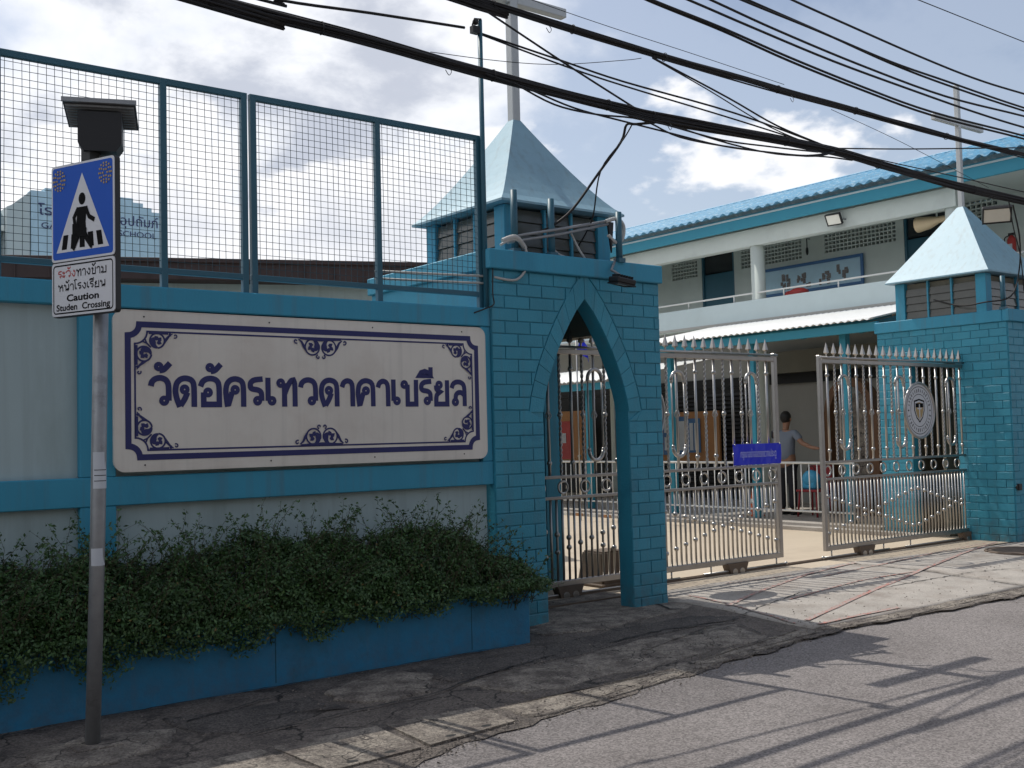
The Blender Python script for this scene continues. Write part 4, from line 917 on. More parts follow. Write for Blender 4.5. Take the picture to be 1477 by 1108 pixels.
# blue notice hung on gate 1
T = thing('notice_plate', 'bright blue notice with pale Thai lettering tied to the left gate', 'sign', (8.96, .885, 1.215)); T.rotation_euler = (math.pi/2, 0, 0)
mb = MB(); 
V = [(i*.092, j*.118, -.004+.006*math.sin(i*1.3+j*2)) for i in range(10) for j in range(3)]
mb.add(V+[(p[0], p[1], p[2]-.004) for p in V], [(i*3+j, i*3+3+j, i*3+4+j, i*3+1+j) for i in range(9) for j in range(2)]+[(30+i*3+j, 30+i*3+1+j, 30+i*3+4+j, 30+i*3+3+j) for i in range(9) for j in range(2)]); mb.obj('plate', m_vblue, T)
text('lettering', 'กรุณาอย่าจอดรถขวางประตู', T, m_lblue, .415, .085, .115, .62, z=.010)
for x in (.02, .80):
    MB().ball((x, .23, .005), .010, 6, 4).obj('rivet', m_steel, T)
# latch on the right tower
T = thing('latch_box', 'small black latch box on the right tower brick front', 'latch', (13.9, .24, .75)); MB().box(-.02, .06, -.03, .0, -.04, .05, .005).obj('box', m_black, T); MB().box(-.06, -.021, -.02, -.002, -.02, .03, .004).obj('bolt', m_black, T)

# ------------------------------------------------------------ school building on the right
T = thing('school_building', 'two storey pale green school building with blue corrugated tile roof behind the gates', 'building', (18, 8, 0)); L_ = -Vector(T.location)
Pb = lambda mb, nm, m: wobj(mb, nm, m, T)
Y0, Y1 = .6, 22
Pb(MB().box(16.5, 16.62, Y0, Y1, 3.76, 4.19), 'balcony_parapet', m_bpale); Pb(MB().box(16.621, 18.3, Y0, Y1, 3.74, 3.86), 'balcony_floor', m_bwall)
Pb(MB().box(16.495, 16.50, Y0, Y1, 3.75, 3.80), 'parapet_band', m_bwhite)
Pb(MB().box(16.5, 16.72, 2.45, Y1, 5.27, 5.60), 'ceiling_beam', m_bwall); Pb(MB().box(16.30, 16.36, -.2, Y1, 5.60, 5.86, .006), 'fascia', m_teal_bldg)
Pb(MB().box(16.28, 16.30, -.2, Y1, 5.80, 5.83), 'fascia_lip', m_bpale)
Pb(MB().box(16.361, 18.4, -.2, Y1, 5.68, 5.72), 'soffit', m_bwall)
for y in (2.44, 6.66, 10.9, 15.1, 19.3): Pb(MB().tube([(16.66, y+.14, 0), (16.66, y+.14, 5.6)], .14, 20), 'column', m_bwall)
# tiled roof: corrugated courses
mb = MB(); nC = 150; wv = .225
def tile_course(x0, z0, x1, z1):
    V = []; F = []; n = int((Y1+.2)/wv*6)
    for i in range(n+1):
        y = -.2+(Y1+.2)*i/n; h = .028*math.cos(y/wv*6.28318)
        V += [(x0, y, z0+h), (x1, y, z1+h), (x0, y, z0+h-.016), (x1, y, z1+h-.016)]
    for i in range(n): a = i*4; F += [(a, a+4, a+5, a+1), (a+2, a+3, a+7, a+6), (a, a+2, a+6, a+4)]
    mb = MB(); mb.add(V, F, True); return mb
for k in range(8):
    x0 = 16.12+k*.40; z0 = 5.90+k*.128; Pb(tile_course(x0, z0+.02, x0+.46, z0+.02+.147), 'tile_course', m_tile)
Pb(MB().box(19.3, 19.5, -.2, Y1, 6.92, 6.99, .02), 'ridge_cap', m_tile)
Pb(MB().add([(19.4, -.2, 6.9), (19.4, Y1, 6.9), (23, Y1, 5.8), (23, -.2, 5.8)], [(0, 3, 2, 1)]), 'rear_roof', m_tile)
Pb(MB().add([(16.4, .0, 5.7), (19.4, 0, 6.85), (22.5, 0, 5.7), (16.4, .1, 5.7), (19.4, .1, 6.85), (22.5, .1, 5.7)], [(0, 2, 1), (3, 4, 5)]), 'gable', m_bwall)
# upper wall with doors and vent blocks: built from pieces round the openings
def wallrect(y0, y1, z0, z1, m=m_bwall, nm='upper_wall'): Pb(MB().box(18.3, 18.42, y0, y1, z0, z1), nm, m)
ops = [(2.69, 3.31, 5.20, 5.76), (3.30, 4.58, 3.86, 5.60), (4.75, 6.41, 5.20, 5.68), (6.98, 8.06, 5.18, 5.66), (8.36, 8.63, 5.18, 5.66), (8.83, 9.80, 3.86, 5.64), (9.93, 10.74, 5.18, 5.66), (11.1, 11.9, 5.18, 5.66), (13, 14, 3.86, 5.6), (14.3, 15.6, 5.18, 5.66)]
edges = sorted(set([Y0, Y1]+[v for o in ops for v in o[:2]]))
for a, b in zip(edges[:-1], edges[1:]):
    c = (a+b)/2; o = [q for q in ops if q[0] < c < q[1]]
    if not o: wallrect(a, b, 3.86, 5.70)
    else:
        q = o[0]
        if q[2] > 3.9: wallrect(a, b, 3.86, q[2])
        if q[3] < 5.69: wallrect(a, b, q[3], 5.70)
Pb(MB().box(18.7, 18.75, Y0, Y1, 3.8, 5.7), 'room_darkness' if False else 'rear_wall', m_dark)  # near-black sheet standing in for the unlit rooms behind the vent blocks
vb = MB(); bw, bh = .27, .24
for i in range(4): vb.box(.0, .10, i*bw/3-.011+(0 if i else .011), i*bw/3+.011-(0 if i < 3 else .011), 0, bh)
for j in range(4):
    for i in range(3): vb.box(.001, .099, i*bw/3+.011, (i+1)*bw/3-.011, max(0, j*bh/3-.012), min(bh, j*bh/3+.012))
vb_me = vb.mesh(m_bwall, 'vent_block')
for q in ops:
    if q[2] > 5:
        n = max(1, round((q[1]-q[0])/bw)); 
        for i in range(n):
            for j in range(2): obj('vent_block', vb_me, T, (18.31+L_[0], q[0]+i*(q[1]-q[0])/n+L_[1], q[2]+j*.24+L_[2])).scale = (1, (q[1]-q[0])/n/bw, (q[3]-q[2])/.48)
for y0, y1 in ((8.83, 9.80), (3.30, 4.58), (13, 14)):
    Pb(MB().box(18.34, 18.38, y0+.05, y1-.05, 3.87, 5.19), 'door', mat('dark_teal_door', (.02, .11, .16), .5) if y0 == 8.83 else bpy.data.materials['dark_teal_door'])
    Pb(MB().box(18.35, 18.37, y0+.06, y1-.06, 5.22, 5.60), 'transom_pane', m_dglass); Pb(MB().box(18.31, 18.39, y0, y0+.05, 3.86, 5.6), 'door_frame', m_teal_steel); Pb(MB().box(18.31, 18.39, y1-.05, y1, 3.86, 5.6), 'door_frame', m_teal_steel)
# balcony handrail
Pb(MB().tube([(16.55, Y0, 4.33), (16.55, Y1, 4.33)], .018, 8), 'handrail', m_white)
for k in range(17): Pb(MB().tube([(16.55, 1.1+k*1.25, 4.19), (16.55, 1.1+k*1.25, 4.33)], .015, 6), 'handrail_post', m_white)
# corrugated canopies
def corr(x0, z0, x1, z1, y0, y1, nm='canopy_sheet', amp=.014, wv=.13):
    V = []; F = []; n = int((y1-y0)/wv*6)
    for i in range(n+1):
        y = y0+(y1-y0)*i/n; h = amp*math.cos(y/wv*6.28318); V += [(x0, y, z0+h), (x1, y, z1+h), (x0, y, z0+h-.004), (x1, y, z1+h-.004)]
    for i in range(n): a = i*4; F += [(a, a+4, a+5, a+1), (a+2, a+3, a+7, a+6), (a, a+2, a+6, a+4)]
    mb = MB(); mb.add(V, F, True); Pb(mb, nm, m_corr)
corr(13.80, 3.24, 16.48, 3.74, 2.35, 7.85)
corr(13.80, 2.66, 16.48, 3.10, 7.9, 20)
Pb(MB().box(13.90, 13.96, 2.3, 7.85, 3.06, 3.20, .005), 'canopy_fascia', m_teal_bldg); Pb(MB().box(13.90, 13.96, 7.9, 20, 2.48, 2.62, .005), 'canopy_fascia', m_teal_bldg)
for y in (3.10, 4.95, 6.9): Pb(MB().box(14.14, 14.26, y-.06, y+.06, .12, 3.10, .006), 'canopy_post', m_teal_bldg)
for y in (9.2, 11.6, 14.2): Pb(MB().box(14.14, 14.26, y-.06, y+.06, .12, 2.5, .006), 'canopy_post', m_teal_bldg)
for y in (2.6, 3.7, 4.8, 5.9, 7.0): Pb(MB().add([(13.97, y, 3.05), (13.97, y, 3.18), (16.45, y, 3.68), (16.45, y, 3.55), (13.97, y+.06, 3.05), (13.97, y+.06, 3.18), (16.45, y+.06, 3.68), (16.45, y+.06, 3.55)], [(0, 1, 2, 3), (7, 6, 5, 4), (0, 3, 7, 4), (0, 4, 5, 1), (3, 2, 6, 7)]), 'canopy_rafter', m_teal_bldg)
# ground floor
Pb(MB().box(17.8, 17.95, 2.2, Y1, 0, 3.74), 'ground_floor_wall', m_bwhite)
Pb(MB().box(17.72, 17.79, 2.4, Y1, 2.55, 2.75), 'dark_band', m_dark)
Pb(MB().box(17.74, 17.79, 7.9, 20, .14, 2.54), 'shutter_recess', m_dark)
for y0 in (7.95, 9.6, 11.2, 12.8, 14.6):
    for k in range(24): Pb(MB().add([(17.68, y0, .3+k*.09), (17.68, y0+1.3, .3+k*.09), (17.735, y0+1.3, .36+k*.09), (17.735, y0, .36+k*.09)], [(0, 1, 2, 3)]), 'shutter_slat', m_panel) if (y0 in (7.95, 9.6)) else None
Pb(MB().box(17.5, 17.79, 2.4, 7.8, 2.76, 3.2), 'ceiling_bulkhead', m_olive)
Pb(MB().box(13.78, 17.8, 2.3, Y1, 0.0, .12, .004), 'plinth', m_conc)
Pb(MB().box(13.60, 13.779, 1.6, Y1, -.0, .075, .004), 'step', m_conc)
for k in range(26): Pb(MB().box(13.59, 13.60, 7.6+k*.4, 7.6+k*.4+.2, .02, .075), 'kerb_marking', m_orange if k % 2 else m_white)
# rail fence on the plinth
T = thing('railing', 'low steel railing along the building plinth behind the gates', 'railing', (14.05, 8, .12)); L_ = -Vector(T.location)
MB().tube([(14.05, 2.9, 1.06), (14.05, 18, 1.06)], .020, 8).obj('top_rail', m_white, T, L_); MB().tube([(14.05, 2.9, .28), (14.05, 18, .28)], .016, 8).obj('bottom_rail', m_white, T, L_)
bm_ = MB().tube([(0, 0, 0), (0, 0, .78)], .010, 6).mesh(m_white, 'baluster')
for k in range(97): obj('baluster', bm_, T, (0, 2.98+k*.155-8, .28-.12))
for k in range(8): MB().tube([(14.05, 2.92+k*2.15, .12), (14.05, 2.92+k*2.15, 1.14)], .022, 8).ball((14.05, 2.92+k*2.15, 1.17), .036).obj('post', m_steel, T, L_)
# mural board upstairs
T = thing('mural_board', 'wide blue framed picture board on the upstairs corridor wall', 'picture', (18.26, 6.76, 4.76)); L_ = -Vector(T.location)
MB().box(18.25, 18.29, 5.5, 8.03, 4.50, 5.03, .004).obj('panel', m_ltblue, T, L_)
for a in ((5.46, 5.52, 4.46, 5.07), (8.01, 8.07, 4.46, 5.07), (5.521, 8.009, 5.01, 5.07), (5.521, 8.009, 4.46, 4.52)): MB().box(18.22, 18.26, *a[:2], *a[2:], .004).obj('frame', m_bluep, T, L_)
for k, y in enumerate((5.75, 6.25, 6.75, 7.2)):
    mb = MB(); r = random.Random(k)
    for j in range(9): yy_ = y+r.uniform(-.02, .3); zz_ = 4.56+r.uniform(0, .22); mb.box(18.243-.0005*j, 18.249, yy_, yy_+r.uniform(.03, .08), zz_, zz_+r.uniform(.06, .16))
    mb.obj('printed_picture', m_asph, T, L_)
T = thing('red_bundle', 'red cloth bundle behind the upstairs balcony rail', 'bundle', (17.0, 6.1, 3.86)); MB().ball((0, 0, .40), (.15, .24, .12)).ball((.0, .2, .34), (.14, .16, .14)).obj('cloth', m_red, T); MB().box(-.12, .12, -.3, .5, 0, .25, .02).obj('crate', m_rust, T)
T = thing('fire_extinguisher', 'red fire extinguisher hanging on the upstairs wall above the right tower roof', 'fire extinguisher', (18.22, 2.42, 4.55)); MB().tube([(0, 0, 0), (0, 0, .02), (0, 0, .30), (0, 0, .35), (0, 0, .38)], [.06, .072, .072, .05, .02], 14).obj('cylinder', m_red, T)
MB().box(-.02, .02, -.05, .05, .38, .42).obj('handle', m_black, T); MB().tube(catmull([(0, .03, .38), (-.04, .10, .34), (-.05, .10, .2), (-.05, .09, .1)], 4), .010, 6).obj('hose', m_black, T); MB().box(-.075, -.06, -.04, .04, .1, .22).obj('label_plate', m_paper, T)
T = thing('loud_hailer', 'cream horn loudspeaker under the balcony ceiling beam', 'loudspeaker', (16.95, 3.12, 5.16)); MB().tube([(0, .32, .0), (0, .28, .0), (0, .1, 0), (0, -.08, .02), (0, -.2, .03), (0, -.3, .04)], [.14, .135, .11, .06, .05, .045], 18).obj('horn', m_cream, T); MB().tube([(0, -.3, .04), (0, -.36, .05)], [.07, .07], 12).obj('driver', m_cream, T); MB().tube([(0, -.05, .06), (0, -.05, .34)], .016, 8).obj('bracket', m_bwall, T)
T = thing('wall_lantern', 'small dark bracket lamp on the upstairs corridor wall', 'lamp', (18.24, 6.72, 5.35)); MB().tube([(0, 0, .2), (-.1, 0, .2), (-.1, 0, .0)], .012, 6).obj('arm', m_black, T); MB().ball((-.1, 0, -.06), (.03, .03, .09)).obj('lamp_head', m_black, T)
def floodlight(label, loc, face, w, h, arm=None, up_=(0, 0, 1)):
    T = thing('floodlight', label, 'floodlight', loc, 'floodlights'); f = Vector(face).normalized(); r_ = f.cross(Vector(up_)).normalized(); u_ = r_.cross(f); 
    def Q(mb): mb.v = [tuple(r_*p[0]+u_*p[1]+f*p[2]) for p in mb.v]; return mb
    Q(MB().box(-w/2, w/2, -h/2, h/2, -.05, .0, .01)).obj('housing', m_black, T)
    Q(MB().box(-w/2+.02, w/2-.02, -h/2+.02, h/2-.02, .0005, .006)).obj('lens', m_lampglass, T)
    q = MB()
    for a in ((-w/2, -w/2+.018, -h/2, h/2), (w/2-.018, w/2, -h/2, h/2), (-w/2+.019, w/2-.019, -h/2, -h/2+.018), (-w/2+.019, w/2-.019, h/2-.018, h/2)): q.box(a[0], a[1], a[2], a[3], .0, .014)
    Q(q).obj('bezel', m_black, T)
    for k in range(6): Q(MB().box(-w/2+.03+k*(w-.06)/5-.003, -w/2+.03+k*(w-.06)/5+.003, -h/2+.02, h/2-.02, -.075, -.051)).obj('cooling_fin', m_black, T)
    if arm: MB().tube([tuple(Vector(p)-Vector(loc)) for p in arm], .014, 8).obj('arm', m_galv, T)
    return T
floodlight('floodlight on a bent steel arm hanging from the left tower parapet', (6.22, -.28, 2.93), (-.10, .12, -.98), .22, .14, [(6.34, -.08, 3.19), (6.21, -.16, 3.07), (6.37, -.26, 2.95), (6.28, -.28, 2.94)], (0, 1, .2))
floodlight('square white faced floodlight fixed to the balcony ceiling beam', (16.34, 4.75, 5.42), (-.85, -.1, -.5), .30, .22, [(16.5, 4.6, 5.42), (16.40, 4.68, 5.42)])
floodlight('large bulky floodlight above the right tower roof', (13.42, .10, 4.37), (-.55, -.35, -.75), .36, .26, [(13.5, .12, 4.45), (13.9, .3, 4.46), (14.5, .8, 4.55)])

# ------------------------------------------------------------ things in the courtyard
T = thing('notice_board', 'orange notice board covered with blue and white papers behind the left gate', 'notice board', (17.4, 9.5, .9)); L_ = -Vector(T.location)
MB().box(17.40, 17.46, 8.62, 10.40, .95, 2.05, .01).obj('board', m_orange, T, L_)
for k, (y0, y1, z0, z1, m) in enumerate([(9.55, 10.3, 1.1, 1.95, m_bluep), (9.6, 9.85, 1.2, 1.85, m_paper), (9.95, 10.25, 1.2, 1.5, m_paper), (9.95, 10.25, 1.6, 1.9, m_paper), (9.15, 9.5, 1.15, 1.9, m_bluep), (9.2, 9.32, 1.2, 1.8, m_paper), (9.36, 9.46, 1.2, 1.8, m_paper)]):
    MB().box(17.39-.004*k, 17.399-.004*k, y0, y1, z0, z1).obj('notice_sheet', m, T, L_)
T = thing('notice_board', 'orange board with a large red panel seen through the arched doorway', 'notice board', (17.4, 13.5, .9)); L_ = -Vector(T.location)
MB().box(17.40, 17.46, 12.9, 14.2, .95, 2.2, .01).obj('board', m_orange, T, L_); MB().box(17.385, 17.399, 13.45, 14.1, 1.0, 1.95).obj('red_panel', m_red, T, L_); MB().box(17.375, 17.384, 13.7, 13.95, 1.4, 1.65).obj('notice_sheet', m_paper, T, L_)
T = thing('wooden_niche', 'brown wooden arched niche standing behind the right gate', 'niche', (15.6, 4.0, .12)); L_ = -Vector(T.location)
A_ = [(.50*math.cos(a*math.pi/16), 1.85+.62*math.sin(a*math.pi/16)) for a in range(17)]; B_ = [(.38*math.cos(a*math.pi/16), 1.85+.48*math.sin(a*math.pi/16)) for a in range(17)]
Op = [(.5, .12)]+A_+[(-.5, .12)]; Ip = [(.38, .12)]+B_+[(-.38, .12)]; mb = MB()
V = [(15.5, 4.0+p[0], p[1]) for p in Op]+[(15.5, 4.0+p[0], p[1]) for p in Ip]; V += [(15.75, v[1], v[2]) for v in V]; n = len(Op); F = []
for i in range(n-1): F += [(i, i+1, n+i+1, n+i), (2*n+i, 3*n+i, 3*n+i+1, 2*n+i+1), (i, 2*n+i, 2*n+i+1, i+1), (n+i, n+i+1, 3*n+i+1, 3*n+i)]
mb.add(V, F).obj('arch_frame', m_wood, T, L_); MB().box(15.68, 15.74, 3.6, 4.4, .12, 2.2).obj('back_panel', m_conc2, T, L_)
MB().box(15.50, 15.76, 3.42, 4.58, .12, .75, .01).obj('base', m_wood, T, L_)
for y in (3.45, 4.55): MB().box(15.46, 15.56, y-.05, y+.05, .121, 1.9, .01).obj('side_post', m_wood, T, L_)
T = thing('plastic_chair', 'red plastic chair with light blue bag behind the railing', 'chair', (14.95, 4.35, .12)); 
MB().box(-.22, .22, -.22, .22, .42, .46, .012).obj('seat', m_redcloth, T); MB().box(.18, .22, -.22, .22, .461, .86, .012).obj('backrest', m_redcloth, T)
for sx_ in (-1, 1):
    for sy in (-1, 1): MB().tube([(sx_*.2, sy*.2, 0), (sx_*.17, sy*.17, .42)], .018, 6).obj('leg', m_redcloth, T)
T = thing('blue_bag', 'light blue bag resting on the red chair behind the railing', 'bag', (14.92, 4.38, .58)); MB().ball((0, 0, .17), (.13, .18, .16)).box(-.1, .1, -.14, .14, .0, .14, .03).obj('body', m_cyan, T); MB().tube(catmull([(0, -.08, .28), (0, -.05, .38), (0, .05, .38), (0, .08, .28)], 4), .008, 6).obj('strap', m_black, T)
T = thing('traffic_cone', 'orange traffic cone behind the left gate', 'traffic cone', (14.45, 5.25, .12)); MB().tube([(0, 0, .02), (0, 0, .03), (0, 0, .48)], [.11, .10, .02], 16).obj('cone', m_cone, T); MB().box(-.13, .13, -.13, .13, 0, .02, .005).obj('base', m_cone, T)
MB().tube([(0, 0, .22), (0, 0, .30)], [.0685, .055], 16).obj('reflective_band', m_white, T)
T = thing('concrete_block', 'dark tapered concrete block standing behind the gate in the arched doorway', 'block', (7.40, 1.35, .015))
bm = bmesh.new(); bmesh.ops.create_cube(bm, size=1)
for v in bm.verts:
    t = v.co.z+.5; k = 1-.22*t; v.co = Vector((v.co.x*.46*k, v.co.y*.42*k, t*.36))
bmesh.ops.bevel(bm, geom=bm.edges[:], offset=.018, segments=2, affect='EDGES'); MB().bm(bm).obj('block_body', m_rust, T); MB().box(-.25, .25, -.23, .23, -.0, .035, .01).obj('foot', m_rust, T); MB().box(-.04, .0, -.19, -.13, .355, .40, .006).obj('lug', m_rust, T)
T = thing('blue_flag', 'small bright blue flag behind the gate top in the arch', 'flag', (12.9, 8.05, 3.0))
V = [(0, -.02-.06*i+.02*math.sin(j*2.0), .50-.05*i-j*.10+.03*math.sin(i*2.2)) for i in range(6) for j in range(4)]
V = [(v[0]+.04*math.sin(k*1.1), v[1], v[2]) for k, v in enumerate(V)]
MB().add(V+[(v[0]+.006, v[1], v[2]) for v in V], [(i*4+j, i*4+4+j, i*4+5+j, i*4+1+j) for i in range(5) for j in range(3)]+[(24+i*4+j, 24+i*4+1+j, 24+i*4+5+j, 24+i*4+4+j) for i in range(5) for j in range(3)]).obj('cloth', m_vblue, T); MB().tube([(0, 0, -3.0), (0, 0, .6)], .015, 6).obj('staff', m_steel, T)

# ------------------------------------------------------------ person behind the railing
PE = thing('person', 'person in pale shirt and dark trousers reaching out behind the railing', 'person', (15.0, 4.95, .12))
def skin(name, J, Ed, m, lev=2):
    me = bpy.data.meshes.new(name); me.from_pydata([j[:3] for j in J], Ed, []); me.materials.append(m)
    o = obj(name, me, PE); sk = o.modifiers.new('s', 'SKIN'); sl = me.skin_vertices[0].data if me.skin_vertices else None
    for i, j in enumerate(J): sl[i].radius = (j[3], j[4] if len(j) > 4 else j[3])
    sl[0].use_root = True; sk.use_smooth_shade = True; sb = o.modifiers.new('d', 'SUBSURF'); sb.levels = lev; sb.render_levels = lev
    dg = bpy.context.evaluated_depsgraph_get(); me2 = bpy.data.meshes.new_from_object(o.evaluated_get(dg)); o.modifiers.clear(); o.data = me2
    if not len(me2.materials): me2.materials.append(m)
    for p in me2.polygons: p.use_smooth = True
    return o
_me = bpy.data.meshes.new('probe'); _o = bpy.data.objects.new('probe', _me)
# person looks along +X, reaching towards -Y
J = [(0, 0, .95, .13, .15), (0, 0, 1.15, .12, .14), (.0, 0, 1.36, .12, .16), (.0, 0, 1.47, .06), (.02, 0, 1.54, .055), (.03, 0, 1.62, .085, .075), (.035, 0, 1.70, .08, .075),
     (0, -.19, 1.42, .06), (-.03, -.36, 1.25, .045), (-.06, -.58, 1.17, .036), (-.07, -.68, 1.16, .034), (-.07, -.76, 1.15, .018),
     (0, .19, 1.42, .06), (.02, .24, 1.16, .045), (.12, .22, .98, .036), (.16, .2, .92, .03),
     (0, -.09, .86, .09), (.02, -.10, .48, .062), (0, -.11, .10, .045), (.12, -.12, .04, .04), (0, .09, .86, .09), (.0, .10, .48, .062), (-.03, .11, .10, .045), (.09, .12, .04, .04)]
Ed = [(0, 1), (1, 2), (2, 3), (3, 4), (4, 5), (5, 6), (2, 7), (7, 8), (8, 9), (9, 10), (10, 11), (2, 12), (12, 13), (13, 14), (14, 15), (0, 16), (16, 17), (17, 18), (18, 19), (0, 20), (20, 21), (21, 22), (22, 23)]
skin('body', J, Ed, m_skin)
skin('shirt', [(0, 0, .90, .15, .17), (0, 0, 1.15, .145, .165), (0, 0, 1.36, .135, .175), (0, 0, 1.46, .075), (0, -.2, 1.415, .078), (-.02, -.33, 1.29, .068), (0, .2, 1.415, .078), (.01, .235, 1.24, .068)], [(0, 1), (1, 2), (2, 3), (2, 4), (4, 5), (2, 6), (6, 7)], m_shirt)
skin('trousers', [(0, 0, .93, .145, .165), (0, -.09, .84, .105), (.02, -.10, .48, .082), (0, -.11, .09, .07), (0, .09, .84, .105), (0, .10, .48, .082), (-.03, .11, .09, .07)], [(0, 1), (1, 2), (2, 3), (0, 4), (4, 5), (5, 6)], m_trous)
MB().ball((.015, 0, 1.70), (.105, .092, .115), 16, 10).obj('hair', m_hair, PE)
for sy in (-1, 1): MB().ball((.04, sy*.088, 1.66), (.02, .012, .03), 8, 6).obj('ear', m_skin, PE)
for sy in (-1, 1): MB().box(-.06, .19, sy*.115-.045, sy*.115+.045, 0, .075, .02).obj('shoe', m_black, PE)
for k in range(4): MB().tube([(-.09+k*.016, -.74, 1.155), (-.09+k*.017, -.79, 1.15), (-.09+k*.017, -.815+.006*abs(k-1.5), 1.135)], .008, 6).obj('finger', m_skin, PE)
MB().tube([(-.085, -.70, 1.16), (-.045, -.735, 1.15), (-.035, -.765, 1.14)], .009, 6).obj('thumb', m_skin, PE)

# ------------------------------------------------------------ buildings behind the wall
ang = math.radians(-22.5)
T = thing('rear_hall', 'long low hall with dark brown roof edge behind the mesh fence', 'building', (8.2, 6, 0), rz=ang)
MB().box(-16, 0, .3, 7, 0, 3.86).obj('wall', m_pale, T); MB().box(-16.2, .15, -.05, 7, 3.861, 4.12, .01).obj('roof_edge', m_brown, T)
MB().box(-16.2, .17, -.09, -.051, 4.10, 4.16, .006).obj('gutter', m_brown, T)
for k in range(38): MB().box(-16.0+k*.42, -15.98+k*.42, -.064, -.052, 3.87, 4.09).obj('roof_seam', m_brown, T)
MB().box(-16, -.1, .24, .298, 3.2, 3.3).obj('wall_moulding', m_teal_flat, T)
T = thing('school_sign_wall', 'pale blue stepped parapet with dark school lettering far behind the crossing sign', 'building', (7.8, 20, 0))
q = [(-1.57, 0), (1.52, 0), (1.52, 7.52), (1.32, 7.52), (1.32, 7.62), (1.10, 7.62), (1.10, 7.72), (.85, 7.72), (.85, 7.82), (.5, 7.82), (.5, 7.94), (-.45, 7.94), (-.45, 8.02), (-.75, 8.02), (-.75, 7.93), (-1.02, 7.93), (-1.02, 7.84), (-1.25, 7.84), (-1.25, 7.75), (-1.57, 7.75)]
MB().prism(q, (0, 0, 0), (1, 0, 0), (0, 0, 1), (0, 1, 0), .35).obj('stepped_wall', m_ltblue, T)
MB().prism([(-2.1, 0), (-1.58, 0), (-1.58, 7.72), (-2.0, 7.35), (-2.1, 7.3)], (0, .02, 0), (1, 0, 0), (0, 0, 1), (0, 1, 0), 3).obj('side_wall', m_bpale, T)
def wtext(s, x, z, h, w):
    o = text('lettering', s, T, m_navy, x, 0, h, w); o.rotation_euler = (math.pi/2, 0, 0); o.location = (x, -.02, z)
wtext('โรง', -1.13, 7.18, .34, .55); wtext('อุปถัมภ์', 1.0, 7.12, .34, .95); wtext('GAB', -1.1, 6.86, .20, .5); wtext('SCHOOL', .95, 6.84, .20, .95)
MB().box(-6, -2.3, .5, 5, 0, 6.9).obj('lower_block', m_bpale, T); MB().add([(-6.2, .3, 6.9), (-2.0, .3, 6.9), (-2.2, .3, 7.25), (-6.2, .3, 6.95)], [(0, 1, 2, 3)]).obj('gable_edge', m_bpale, T)
MB().add([(-6.4, .2, 6.68), (-1.9, .2, 6.75), (-1.9, 5, 7.6), (-6.4, 5, 7.4)], [(0, 1, 2, 3)]).obj('tiled_roof', m_brown, T)

